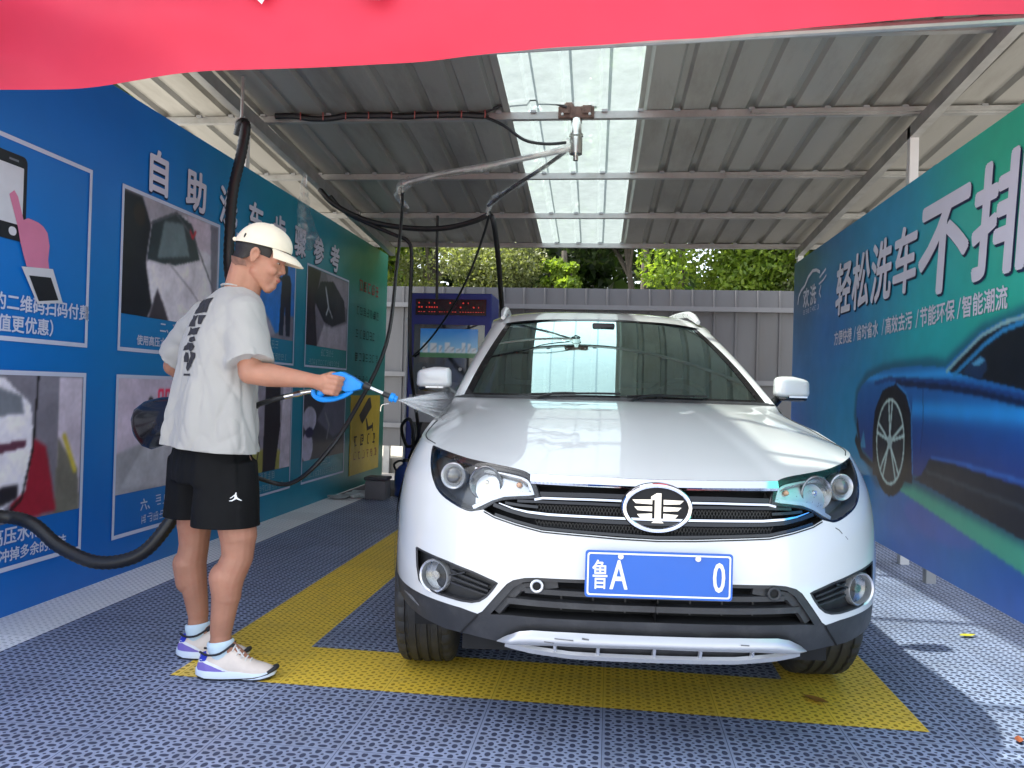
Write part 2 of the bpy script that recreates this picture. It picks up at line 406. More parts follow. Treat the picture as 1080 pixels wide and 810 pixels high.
def p2(a, x, w, y, h):
    a.c[:] = np.array([120, 116, 126])/255.
    a.poly(P([(.2, 0), (1, 0), (1, .62), (.6, .98), (.2, .8)], x, w, y, h), (158, 154, 164), 2)
    a.poly(P([(.62, 1), (1, 1), (1, .7), (.72, .72)], x, w, y, h), (150, 138, 152), 2)
    a.poly(P([(.9, 1), (1, 1), (1, 0), (.93, .3)], x, w, y, h), (88, 84, 96), 2)
    a.poly(P([(.22, .48), (.26, .82), (.5, .98), (.68, .92), (.78, .62), (.5, .5)], x, w, y, h), (34, 42, 48), 1)
    a.poly(P([(.32, .52), (.38, .86), (.58, .9), (.66, .62)], x, w, y, h), (92, 106, 112), 2, .8)
    a.poly(P([(.2, .45), (.5, .48), (.85, .62), (.98, .2), (.6, 0), (.3, 0)], x, w, y, h), (172, 168, 178), 3, .8)
    a.line(P([(.45, .5), (.7, .3), (.9, .1)], x, w, y, h), .012, (120, 116, 126))
    a.line(P([(.25, .8), (.5, .97), (.72, .78), (.97, .35)], x, w, y, h), .014, (70, 70, 78))
    a.poly(P([(0, 0), (0, 1), (.16, 1), (.25, .78), (.21, .45), (.28, .1), (.24, 0)], x, w, y, h), (20, 22, 30), 2)
    a.ell(x+.14*w, y+.84*h, .06, .07, (34, 28, 28), 2); a.poly(P([(.25, 0), (.33, .26), (.4, .12), (.45, 0)], x, w, y, h), (46, 42, 50), 2)
    a.line(P([(.66, .86), (.69, .8), (.72, .87)], x, w, y, h), .02, (150, 30, 44))
pic(1, 0, 4.277, 5.383, 1.50, 2.21, p2, 1)
def p3(a, x, w, y, h):
    a.c[:] = np.array([28, 92, 160])/255.
    a.poly(P([(0, 0), (0, .5), (.3, .42), (.55, .2), (.7, 0)], x, w, y, h), (120, 116, 132), 3)
    a.poly(P([(.55, 0), (.8, .12), (.78, .3), (1, .3), (1, 0)], x, w, y, h), (96, 92, 104), 3)
    a.poly(P([(.72, .05), (.8, .05), (.82, .42), (.85, .05), (.93, .05), (.93, .7), (.9, .78), (.76, .76), (.74, .5)], x, w, y, h), (22, 24, 36), 1)
    a.ell(x+.82*w, y+.84*h, .045, .055, (40, 34, 36), 1); a.line(P([(.78, .7), (.62, .72), (.5, .7)], x, w, y, h), .03, (24, 26, 38))
pic(2, 0, 5.673, 6.782, 1.50, 2.21, p3, 2)
def p4(a, x, w, y, h):
    a.c[:] = np.array([86, 82, 92])/255.
    a.poly(P([(.4, 1), (1, 1), (1, .6), (.6, .75)], x, w, y, h), (110, 104, 116), 2)
    a.poly(P([(0, 0), (0, 1), (.3, 1), (.18, .5), (.25, 0)], x, w, y, h), (30, 24, 30), 2)
    a.poly(P([(.15, .6), (.3, .86), (.6, .92), (.9, .7), (.95, .42), (.6, .3), (.4, .34)], x, w, y, h), (22, 26, 32), 1)
    a.line(P([(.42, .8), (.5, .55), (.45, .45)], x, w, y, h), .03, (130, 134, 140), 2); a.line(P([(.5, .55), (.6, .42)], x, w, y, h), .02, (120, 124, 130))
    a.poly(P([(.25, 0), (.4, .3), (.6, .28), (1, .4), (1, 0)], x, w, y, h), (126, 120, 130), 3)
pic(3, 0, 7.073, 8.217, 1.49, 2.21, p4, 3)
def p5(a, x, w, y, h):
    a.c[:] = np.array([92, 90, 100])/255.
    a.poly(P([(.84, 0), (1, 0), (1, 1), (.84, 1)], x, w, y, h), (150, 142, 156), 1); a.poly(P([(.82, .0), (1, 0), (.98, .3), (.84, .55)], x, w, y, h), (84, 82, 76), 2)
    a.line(P([(.88, .56), (.96, .3)], x, w, y, h), .028, (150, 136, 50), 2); a.poly(P([(.55, 0), (.58, .4), (.68, .56), (.76, .5), (.84, .02)], x, w, y, h), (112, 26, 40), 3)
    a.poly(P([(0, .05), (0, .98), (.5, .98), (.66, .8), (.68, .55), (.64, .2), (.5, .08)], x, w, y, h), (170, 168, 178), 1)
    a.poly(P([(0, .72), (0, .93), (.4, .95), (.6, .86), (.62, .74), (.3, .7)], x, w, y, h), (84, 88, 96), 2)
    a.poly(P([(.1, .78), (.3, .93), (.42, .8), (.2, .72)], x, w, y, h), (160, 164, 170), 3); a.line(P([(0, .5), (.4, .49), (.62, .53)], x, w, y, h), .04, (70, 40, 54), 1)
    a.poly(P([(0, .08), (0, .2), (.3, .22), (.6, .26), (.6, .16), (.4, .08)], x, w, y, h), (30, 28, 34), 2); a.line(P([(.7, 1), (.68, .5), (.62, .15), (.5, .02)], x, w, y, h), .012, (18, 18, 20))
pic(0, 1, 2.852, 3.968, .435, 1.128, p5, 4)
def p6(a, x, w, y, h):
    a.c[:] = np.array([150, 140, 156])/255.
    a.poly(P([(0, 0), (0, .35), (.3, .45), (.6, .3), (1, .3), (1, 0)], x, w, y, h), (118, 118, 126), 3)
    a.poly(P([(.05, .05), (.3, .5), (.8, .6), (1, .4), (1, .1), (.5, .0)], x, w, y, h), (140, 140, 148), 3, .8)
    for i in range(3):
        a.line(P([(.38+.07*i, .8), (.38+.07*i, .9), (.42+.07*i, .9), (.42+.07*i, .8)], x, w, y, h), .014, (196, 24, 60))
    a.ell(x+.3*w, y+.78*h, .03, .04, (24, 24, 30))
pic(1, 1, 4.277, 5.383, .462, 1.128, p6, 5)
def p7(a, x, w, y, h):
    a.c[:] = np.array([116, 112, 126])/255.
    a.poly(P([(0, 0), (0, .3), (1, .2), (1, 0)], x, w, y, h), (120, 118, 60), 3)
    a.poly(P([(.5, 0), (.52, 1), (.78, 1), (.8, .5), (.72, 0)], x, w, y, h), (24, 22, 30), 1); a.poly(P([(.8, 0), (.84, 1), (1, 1), (1, 0)], x, w, y, h), (150, 144, 158), 1)
    for q in (.1, .24, .38): a.line(P([(q, 1), (q-.03, .6), (q+.06, .3), (q, .02)], x, w, y, h), .016, (30, 28, 34))
pic(2, 1, 5.673, 6.782, .405, 1.13, p7, 6)
def p8(a, x, w, y, h):
    a.c[:] = np.array([44, 44, 54])/255.
    a.poly(P([(.3, .6), (.6, 1), (1, 1), (1, .4), (.7, .3)], x, w, y, h), (70, 70, 84), 3)
    a.ell(x+.14*w, y+.62*h, .17, .12, (130, 128, 146), 1); a.ell(x+.1*w, y+.2*h, .14, .14, (128, 126, 146), 1)
    a.line(P([(.5, .7), (.6, .5), (.55, .3)], x, w, y, h), .03, (96, 98, 100), 2); a.ell(x+.14*w, y+.42*h, .1, .05, (30, 28, 60), 1)
pic(3, 1, 7.073, 8.217, .42, 1.03, p8, 7)
TX = M['frame_white']
def txt(parent, s, size, u, v, off, to3b=L3, bold=.022, mats=None, **kw):
    f = to3b(off); mb = text_mb(s, size, lambda x, y, z: f(u+x, v+y, z), bold*size, **kw)
    return obj('lettering', mb, mats or TX, parent, smooth=False, fixn=False)
# phone and pointing hand (the code on its screen is left out)
mb = MB(); f = L3(.008)
def flat(mb, pts, off, mi, base=L3):
    g = base(off); mb.add([g(*p) for p in pts], [tuple(range(len(pts)))], mi)
def rrect(u0, v0, u1, v1, r, n=5):
    out = []
    for cx, cy, a0 in ((u1-r, v1-r, 0), (u0+r, v1-r, 90), (u0+r, v0+r, 180), (u1-r, v0+r, 270)):
        out += [(cx+r*math.cos(R(a0+90*k/n)), cy+r*math.sin(R(a0+90*k/n))) for k in range(n+1)]
    return out
flat(mb, rrect(3.16, 1.755, 3.51, 2.155, .03), .006, 0); flat(mb, rrect(3.185, 1.83, 3.485, 2.1, .005), .008, 1); flat(mb, rrect(3.40, 1.775, 3.45, 1.815, .02), .008, 1)
flat(mb, [(3.39, 2.12), (3.45, 2.12), (3.45, 2.13), (3.39, 2.13)], .008, 3)
flat(mb, [(3.395, 1.96), (3.425, 1.985), (3.45, 1.96), (3.49, 1.86), (3.52, 1.875), (3.555, 1.872), (3.59, 1.868), (3.625, 1.855), (3.655, 1.83), (3.672, 1.77), (3.665, 1.70), (3.675, 1.655), (3.52, 1.645), (3.50, 1.69), (3.475, 1.75), (3.455, 1.82)], .010, 2)
flat(mb, [(3.485, 1.64), (3.70, 1.66), (3.78, 1.50), (3.60, 1.475)], .011, 1); flat(mb, [(3.535, 1.605), (3.685, 1.615), (3.745, 1.51), (3.605, 1.49)], .013, 0)
obj('picture', mb, [mat('icon_black', lin((28, 30, 38)), .4), mat('icon_white', lin((214, 216, 226)), .4), mat('icon_pink', lin((214, 128, 164)), .4), mat('icon_grey', lin((120, 124, 134)), .4)], PAN[0][0], smooth=False, fixn=False)
txt(PAN[0][0], '上的二维码扫码付费', .085, 3.235, 1.435, .006); txt(PAN[0][0], '值更优惠）', .085, 3.355, 1.335, .006)
txt(PAN[0][1], '二、高压水枪', .072, 4.68, 1.425, .006); txt(PAN[0][1], '使用高压水枪', .062, 4.44, 1.335, .006)
txt(PAN[1][0], '高压水枪', .085, 3.35, .345, .006); txt(PAN[1][0], '冲掉多余的泡沫', .066, 3.41, .262, .006)
txt(PAN[1][1], '六、', .075, 4.53, .345, .006); mb = MB(); row(mb, 5, 4.69, .345, .07, 3, L3(.006)); row(mb, 6, 4.54, .255, .06, 9, L3(.006)); obj('lettering', mb, TX, PAN[1][1], smooth=False, fixn=False)
for (ci, ri, sd, u, v) in ((2, 0, 11, 6.1, 1.41), (3, 0, 12, 7.45, 1.40), (2, 1, 13, 6.1, .33), (3, 1, 14, 7.45, .34)):
    mb = MB(); row(mb, sd, u, v, .07, 5, L3(.006)); row(mb, sd+40, u-.3, v-.09, .058, 14, L3(.006), 1.05)
    obj('lettering', mb, mat('faint_lettering', lin((150, 186, 200)), .4), PAN[ri][ci], smooth=False, fixn=False)
T = '自助洗车步骤参考'
mb = MB()
for i, ch in enumerate(T):
    u = 4.475+.452*i
    text_mb(ch, .275, lambda x, y, z: L3(.0065)(u+x*1.0+.005, 2.283+y-.009, z), .010, mi=1, mb=mb)
    text_mb(ch, .275, lambda x, y, z: L3(.0095)(u+x*1.0, 2.283+y, z), .008, mi=0, mb=mb)
obj('lettering', mb, [M['lilac'], M['letter_shadow']], LW, smooth=False, fixn=False, label='large white heading')
mb = MB(); row(mb, 21, 8.58, 2.17, .13, 5, L3(.006), 1.2, 0, .13)
for k in range(4): row(mb, 22+k, 8.5, 1.90-.255*k, .105, [7, 6, 7, 4][k], L3(.006), 1.2, 1)
obj('lettering', mb, [mat('faded_red_print', lin((150, 70, 60)), .5), mat('dark_green_print', lin((14, 48, 44)), .5)], LW, smooth=False, fixn=False, label='faded red heading over dark lines')
# yellow camera sign
sg = MB(); sg.box((XL+.002, 8.42, .15), (XL+.009, 9.50, 1.02)); so = obj('warning_sign', sg, mat('yellow_sign', lin((196, 168, 44)), .45, 0, .1), LW, smooth=False, label='yellow sign with a black camera')
mb = MB(); D_ = .011
flat(mb, [(8.75, .74), (8.82, .70), (9.16, .88), (9.10, 1.0), (9.02, .985), (8.70, .80)], D_, 0); flat(mb, [(8.94, .77), (8.99, .75), (9.05, .66), (9.22, .68), (9.22, .64), (9.0, .615)], D_, 0); flat(mb, [(9.2, .70), (9.23, .70), (9.23, .60), (9.2, .60)], D_, 0)
row(mb, 31, 8.53, .45, .13, 4, L3(D_), 1.75, 0, .13); row(mb, 32, 8.53, .30, .10, 6, L3(D_), 1.55, 1, .13)
obj('lettering', mb, [mat('sign_black', (.03, .025, .02), .5), mat('sign_brown', (.28, .1, .03), .5)], so, smooth=False, fixn=False)

# ---------------------------------------------------------------- right printed wall
RW = thing('advert_wall', (XR, 5.5, 0), 'blue printed wall with a big blue sports car, along the right side of the bay', 'wall')
R3 = lambda off: (lambda u, v, w=0: Vector((XR-off-w, u, v)))
a = Art(1.6, 8.95, .11, 2.56, .0095)
grad(a, [(8.8, 2.3), (8.8, .5), (7.4, 1.8), (6.8, .9), (6.0, 2.3), (5.2, 1.5), (4.2, 2.4), (4.2, 1.4), (5.4, .25), (4.0, .2), (2, 2), (2, .5), (3.2, 1.6)],
     [(52, 74, 112), (60, 76, 150), (38, 96, 178), (30, 130, 196), (36, 124, 184), (28, 158, 176), (44, 158, 130), (40, 160, 140), (52, 78, 176), (44, 74, 172), (40, 150, 140), (44, 80, 170), (40, 140, 150)])
a.ell(5.0, .42, .55, .12, (92, 84, 176), 9, .5)
gs = [(5.66, .57), (5.48, .62), (4.01, .492), (2.2, .36), (1.6, .33), (1.6, .1), (2.2, .16), (4.0, .335), (5.64, .53)]
a.poly(gs, (74, 150, 140), 2)
a.poly([(6.7, .98), (6.66, 1.2), (6.4, 1.34), (6, 1.39), (5.2, 1.4), (4.95, 1.37), (4.5, 1.54), (4, 1.6), (2.4, 1.55), (1.6, 1.4), (1.6, .4), (4, .46), (5.4, .58), (6.1, .5), (6.4, .66)], (22, 70, 104), 12, .75)
body = [(6.64, 1.05), (6.61, 1.17), (6.50, 1.24), (6.33, 1.295), (5.99, 1.342), (5.556, 1.352), (5.149, 1.34), (4.951, 1.325), (4.773, 1.395), (4.505, 1.495), (4.265, 1.536), (4.05, 1.548), (3.4, 1.55), (2.7, 1.48), (2.2, 1.36), (1.6, 1.3), (1.6, .52), (3, .56), (4.02, .61), (5.2, .66), (5.45, .66), (6.15, .66), (6.25, .69), (6.45, .75), (6.6, .88)]
bm_ = inpoly(a.U, a.V, body)
t_ = np.clip((a.V-.6)/.75, 0, 1)[..., None]
shade = np.array([22, 40, 120])*(1-t_)+np.array([30, 100, 178])*t_
shade = shade+np.array([10, 50, 60])*np.exp(-((a.V-1.07)/.06)**2)[..., None]*(a.U < 5.45)[..., None]
shade = shade+np.array([14, 40, 46])*np.exp(-((a.V-1.29)/.03)**2)[..., None]
a.mixin(a.soft(bm_, 1), shade)
a.line([(6.2, 1.245), (5.9, 1.275), (5.55, 1.262), (4.9, 1.235), (4.5, 1.2), (4.04, 1.155), (2.2, 1.05)], .03, (24, 52, 118), 2, .9)
a.line([(5.75, 1.245), (5.5, 1.235), (4.88, 1.205), (4.49, 1.175), (4.04, 1.125), (2.2, 1.02)], .035, (12, 24, 60), 2, .9)
a.poly([(4.9, 1.30), (4.773, 1.36), (4.505, 1.465), (4.265, 1.512), (4.05, 1.53), (3.0, 1.5), (2.5, 1.35), (2.5, 1.16), (4.04, 1.19), (4.5, 1.25), (4.78, 1.285)], (14, 20, 34), 1)
a.line([(4.93, 1.30), (4.75, 1.375), (4.5, 1.475), (4.26, 1.522), (4.05, 1.535)], .022, (150, 164, 176), 1, .9)
a.line([(4.826, 1.277), (4.658, 1.345), (4.451, 1.43), (4.263, 1.485), (4.058, 1.512), (3.2, 1.5)], .028, (40, 116, 184), 1)
a.poly([(4.72, 1.285), (4.63, 1.335), (4.5, 1.372), (4.435, 1.35), (4.42, 1.3), (4.5, 1.24), (4.6, 1.262)], (22, 44, 84), 1); a.poly([(4.62, 1.33), (4.5, 1.366), (4.44, 1.345), (4.52, 1.318)], (78, 136, 190), 1)
a.poly([(6.22, .83), (6.19, 1.04), (6.03, 1.195), (5.76, 1.235), (5.56, 1.165), (5.47, 1.05), (5.44, .80), (5.42, .6), (6.2, .58)], (12, 18, 40), 1)
a.line([(5.74, 1.24), (5.56, 1.17), (5.465, 1.05), (5.435, .8), (5.42, .66)], .018, (54, 124, 200), 1, .8)
a.poly([(5.43, .62), (5.28, .665), (5.15, .775), (4.77, .775), (4.02, .735), (1.6, .62), (1.6, .40), (4.01, .49), (5.2, .615), (5.45, .635)], (26, 30, 50), 1)
a.line([(5.2, .70), (4.02, .64), (1.6, .53)], .02, (52, 56, 74), 2)
a.line([(5.12, .79), (4.74, .79), (4.02, .76), (1.6, .65)], .022, (50, 100, 190), 2, .8)
a.line([(5.28, 1.2), (5.26, 1.0), (5.3, .8)], .010, (16, 30, 80), 1, .7); a.poly([(6.62, .92), (6.60, 1.0), (6.52, .82), (6.48, .76), (6.55, .78)], (20, 26, 50), 1); a.poly([(6.52, .76), (6.44, .9), (6.38, .76)], (70, 150, 200), 1, .7)
a.poly([(6.62, .86), (6.45, .72), (6.2, .66), (6.2, .62), (6.5, .68), (6.66, .8)], (14, 18, 34), 2)
a.ell(5.845, .845, .375, .375, (16, 18, 30), 1)
a.ell(5.855, .84, .285, .30, (188, 190, 204), 1); a.ell(5.855, .84, .262, .277, (34, 36, 50), 1)
for k in range(5):
    an = R(90+72*k)
    for da in (-.13, .13):
        a.line([(5.855+.03*math.cos(an), .84+.03*math.sin(an)), (5.855+.27*math.cos(an+da), .84+.285*math.sin(an+da))], .026, (184, 186, 202), 1)
a.ell(5.855, .84, .05, .05, (170, 172, 190), 1)
a.noise(.05, 9, 9); a.c = np.clip(a.c*np.array([1.08, 1.22, 1.12]), 0, 1)
a.mesh('printed_sheet', R3(0), M['print'], RW)
mb = MB(); mb.box((XR+.003, 1.6, .108), (XR+.04, 8.95, 2.562)); obj('backing_board', mb, M['leg_grey'], RW, smooth=False)
for y in (2.2, 5.28, 8.3):
    mb = MB(); mb.box((XR+.045, y, -.01), (XR+.105, y+.06, 2.6)); obj('post', mb, M['leg_grey'], RW, smooth=False, bevel=.004)
mb = MB()
def rtext(ch, size, u0, v0, sx, shear, bold):
    text_mb(ch, size, lambda x, y, z: R3(.005)(u0-x-.010, v0+y-.013, z), bold*1.1, shear=shear, sx=sx, mi=1, mb=mb)
    text_mb(ch, size, lambda x, y, z: R3(.008)(u0-x, v0+y, z), bold, shear=shear, sx=sx, mi=0, mb=mb)
for i, ch in enumerate('轻松洗车'): rtext(ch, .46, 7.30-.475*i, 1.885, 1.0, .10, .012)
rtext('不', .62, 5.42, 1.83, 1.22, .10, .020); rtext('排', .62, 4.66, 1.83, 1.22, .10, .018)
obj('lettering', mb, [M['lilac'], M['letter_shadow']], RW, smooth=False, fixn=False, label='big white slanted characters')
mb = MB()
for s, u in (('方便快捷', 7.31), ('省时省水', 6.66), ('高效去污', 5.99), ('节能环保', 5.345), ('智能潮流', 4.73)):
    text_mb(s, .128, lambda x, y, z: R3(.006)(u-x*1.02, 1.60+y, z), .0025, mb=mb)
for u in (6.735, 6.06, 5.41, 4.79): mb.add([R3(.006)(u+.0, 1.59), R3(.006)(u-.012, 1.59), R3(.006)(u-.05, 1.705), R3(.006)(u-.038, 1.705)], [(0, 1, 2, 3)])
obj('lettering', mb, M['lilac'], RW, smooth=False, fixn=False, label='row of small white characters')
mb = MB()
def pl(pts, w):
    P_ = densify(pts, .03, False)
    for (x0, y0), (x1, y1) in zip(P_, P_[1:]):
        d = math.hypot(x1-x0, y1-y0) or 1; nx, ny = -(y1-y0)/d*w/2, (x1-x0)/d*w/2
        mb.add([R3(.006)(x0+nx, y0+ny), R3(.006)(x1+nx, y1+ny), R3(.006)(x1-nx, y1-ny), R3(.006)(x0-nx, y0-ny)], [(0, 1, 2, 3)])
pl([(8.73, 2.10), (8.70, 2.18), (8.60, 2.23), (8.44, 2.26), (8.3, 2.33), (8.13, 2.365), (7.98, 2.35), (7.85, 2.31)], .03)
pl([(7.86, 2.26), (7.72, 2.29), (7.64, 2.31)], .022); pl([(7.88, 2.2), (7.72, 2.22), (7.62, 2.25)], .018); pl([(7.80, 2.18), (7.86, 2.12), (7.80, 2.07)], .022)
for i, ch in enumerate('欢洗'): text_mb(ch, .21, lambda x, y, z: R3(.006)(8.50-.28*i-x*1.2, 2.05+y, z), .004, mb=mb)
row(mb, 77, 0, 0, .05, 7, lambda u, v, w=0: R3(.006)(8.48-u*1.5, 1.965+v), 1.2)
obj('emblem', mb, M['lilac'], RW, smooth=False, fixn=False, label='white outline of a car over two characters')
# red and black clamp on the wall
t = thing('wall_clamp', (XR, 6.5, .42), 'small red and black clamp fixed low on the right wall, just past the car headlight', 'clamp')
mb = MB(); mb.box((XR-.07, 6.40, .455), (XR-.010, 6.56, .545)); obj('red_jaw', mb, mat('red_plastic', (.45, .02, .03), .35), t, bevel=.01)
mb = MB(); mb.box((XR-.055, 6.38, .33), (XR-.008, 6.52, .45)); obj('black_body', mb, M['black_plastic'], t, bevel=.008)

# ---------------------------------------------------------------- roof
RF = thing('carport_roof', (-.4, 5.6, 0), 'grey corrugated metal roof with a clear strip, carried by steel purlins over the bay', 'roof')
def skew(x, y): return x-.020*(y-7)
def rprof(x):
    f = ((x+50)/.25) % 1.
    return .028*max(0, min(1, (.5-abs(f-.5)*1.0-.0)*0+(1-abs(f-.5)/.16)*1.6)) if abs(f-.5) < .16 else 0.
def rsheet(x0, x1, dz=0.):
    xs = []; x = math.floor(x0/.25)*.25
    while x < x1+.25:
        for q in (0, .085, .105, .145, .165): xs.append(x+q)
        x += .25
    xs = [q for q in xs if x0 <= q <= x1]; xs = sorted(set([round(q, 4) for q in xs]+[x0, x1]))
    ys = [2.4+i*.5 for i in range(14)]+[9.36]; mb = MB()
    def zz(x): q = (x+50) % .25; return .03 if .1 <= q <= .15 else 0.
    vs = [Vector((skew(x, y), y, rzf(y)+zz(x)+dz)) for y in ys for x in xs]; n = len(xs)
    mb.v = vs; mb.f = [(j*n+i, j*n+i+1, (j+1)*n+i+1, (j+1)*n+i) for j in range(len(ys)-1) for i in range(n-1)]; mb.mi = [0]*len(mb.f)
    return mb
obj('roof_sheet', rsheet(-3.45, -.79), M['sheet'], RF, smooth=False, fixn=False); obj('roof_sheet', rsheet(.11, 2.75), M['sheet'], RF, smooth=False, fixn=False)
def clear_mat():
    m = bpy.data.materials.new('frosted_clear_sheet'); m.use_nodes = True; t = NT(m.node_tree); N = m.node_tree.nodes; N.remove(N['Principled BSDF'])
    co = t.new('ShaderNodeTexCoord').outputs['Object']; nz = t.noise(9, 8, co, .7); n2 = t.noise(1.3, 3, co)
    tr = t.new('ShaderNodeBsdfTransparent'); tr.inputs[0].default_value = (.74, .82, .81, 1)
    tl = t.new('ShaderNodeBsdfTranslucent'); t.link(t.mixc(nz, (.42, .50, .50), (.52, .60, .59)), tl.inputs[0])
    df = t.new('ShaderNodeBsdfDiffuse'); df.inputs[0].default_value = (.5, .58, .58, 1)
    gl = t.new('ShaderNodeBsdfGlossy'); gl.inputs['Roughness'].default_value = .2
    a = t.new('ShaderNodeMixShader'); a.inputs[0].default_value = .3; t.link(tl.outputs[0], a.inputs[1]); t.link(df.outputs[0], a.inputs[2])
    b = t.new('ShaderNodeMixShader'); t.link(t.ramp(nz, [(.3, .36), (.75, .46)]), b.inputs[0]); t.link(tr.outputs[0], b.inputs[1]); t.link(a.outputs[0], b.inputs[2])
    c = t.new('ShaderNodeMixShader'); c.inputs[0].default_value = .05; t.link(b.outputs[0], c.inputs[1]); t.link(gl.outputs[0], c.inputs[2])
    t.link(c.outputs[0], N['Material Output'].inputs[0]); return m
obj('clear_panel', rsheet(-.80, .12, .006), clear_mat(), RF, smooth=False, fixn=False, label='frosted see-through strip')
def beam(mb, p0, p1, w, h):                         # box beam between two points (top at given z)
    p0, p1 = Vector(p0), Vector(p1); d = (p1-p0).normalized(); s = Vector((0, 0, 1)).cross(d).normalized()*w/2; u = d.cross(s).normalized()*1.; u = Vector((0, 0, 1))
    mb.rings([[p+s, p-s, p-s-u*h, p+s-u*h] for p in (p0, p1)])
for y, sg_ in ((2.46, 0), (3.45, 0), (4.62, 0), (5.70, 1), (6.95, 1), (8.12, 1), (9.28, 1)):
    mb = MB(); z = rzf(y)-.002
    beam(mb, (-3.4, y, z), (2.7, y, z), .045, .05)
    beam(mb, (.9, y-.034, z-.006), (2.7, y-.034, z-.006), .02, .03)
    obj('purlin', mb, M['galv'], RF, smooth=False)
for x in (-2.62, 2.03):
    mb = MB(); beam(mb, (x, 2.4, rzf(2.4)-.055), (x, 9.34, rzf(9.34)-.055), .06, .09); obj('rafter', mb, M['galv'], RF, smooth=False, label=None)
    for y in (2.45, 5.85, 9.2):
        mb = MB(); xx = x-.22 if x < 0 else x; mb.box((xx-.03+(.0 if x < 0 else 0), y, -.02), (xx+.03, y+.06, rzf(y)-.06)); obj('post', mb, M['white_paint'], RF, smooth=False, bevel=.003)
# screws heads / clips under sheets
mb = MB()
for y in (5.70, 6.95, 8.12, 9.28):
    for k in range(-13, 12):
        x = skew(k*.25+.125, y); mb.box((x-.02, y-.045, rzf(y)-.012), (x+.02, y-.024, rzf(y)+.004))
obj('sheet_clip', mb, M['leg_grey'], RF, smooth=False)['kind'] = 'stuff'
# ---------------------------------------------------------------- banner
bpts = lambda t: (-3.05+5.3*t)
def bfn(u, v):
    x = bpts(u); zb = 2.232+(x+2.8)*.0500; z = zb+v*1.0*(3.36-zb)
    w = .012*noise.noise(Vector((x*3.2+v*6, v*3-x*.4, 7)))+.018*math.sin(5*x+9*v*(1-u))+.045*noise.noise(Vector((x*.9+v*2.2, v*2.5, 1)))+.012*math.sin(14*v+5*x)*max(0, -x/3)+.008*math.sin(18*v-7*x*.6)*(1-u)
    return Vector((x, 2.90+w*1.6, z))
mb = MB(); mb.grid(bfn, 120, 30)
BN = thing('cloth_banner', (-.4, 2.9, 2.3), 'long red cloth banner stretched across the front of the bay, above the car', 'banner')
bmat = mat('red_banner_cloth', lin((241, 60, 88)), .6, 0, .05, 3, sheen=.2)
bt = NT(bmat.node_tree); nn = bmat.node_tree.nodes; pb = nn['Principled BSDF']; tl = nn.new('ShaderNodeBsdfTranslucent'); tl.inputs[0].default_value = (*lin((236, 40, 70)), 1)
mx = nn.new('ShaderNodeMixShader'); mx.inputs[0].default_value = .3; bt.link(pb.outputs[0], mx.inputs[1]); bt.link(tl.outputs[0], mx.inputs[2]); bt.link(mx.outputs[0], nn['Material Output'].inputs[0])
obj('cloth', mb, bmat, BN, fixn=False)
mb = MB()
for pts in ([(-1.335, 2.538), (-1.30, 2.60), (-1.22, 2.68), (-1.33, 2.70), (-1.42, 2.60), (-1.375, 2.575)], [(-.96, 2.56), (-.93, 2.543), (-.88, 2.54), (-.85, 2.56), (-.85, 2.72), (-.95, 2.72)]):
    mb.prism(pts, lambda u, v, w: Vector((u, 2.868-w, v)), .003)
obj('lettering', mb, mat('banner_white', (.85, .82, .84), .6), BN, smooth=False)['kind'] = 'stuff'
mb = MB(); mb.tube([(-3.05, 3.03, 2.33), (2.25, 2.97, 2.480)], .017, 10, 1); obj('pole', mb, M['galv'], BN)
# ---------------------------------------------------------------- back fence
FN = thing('metal_fence', (-.5, 10.5, 0), 'tall grey sheet-metal fence with upright seams behind the parked car', 'fence')
mb = MB(); x = -6.0
ys = 10.5
prof = []
while x < 6:
    prof += [(x, ys), (x+.235, ys), (x+.243, ys-.022), (x+.262, ys-.022), (x+.27, ys)]; x += .27
mb.v = [Vector((p[0], p[1], z)) for z in (.34, 1.3, 2.47) for p in prof]; n = len(prof)
mb.f = [(j*n+i, j*n+i+1, (j+1)*n+i+1, (j+1)*n+i) for j in range(2) for i in range(n-1)]; mb.mi = [0]*len(mb.f)
obj('fence_panel', mb, mat('fence_sheet', (.135, .135, .142), .45, .2, .16, 1.6, dirt=.3, aniso=(1, 1, .25)), FN, smooth=False, fixn=False)
for z in (2.22, 1.30, .62):
    mb = MB(); mb.box((-6, ys-.075, z-.03), (6, ys-.026, z+.03)); obj('rail', mb, mat('fence_rail', (.21, .21, .22), .5, .2), FN, smooth=False)
for x in (-5.2, -3.0, 3.0, 5.2):
    mb = MB(); mb.box((x, ys+.01, -.03), (x+.08, ys+.09, 2.3)); obj('post', mb, M['galv'], FN, smooth=False)
mb = MB(); mb.box((-6, ys+.1, -.03), (6, ys+.3, .16)); obj('kerb', mb, mat('low_concrete_kerb', (.3, .28, .25), .9, bump=.002), FN, smooth=False)
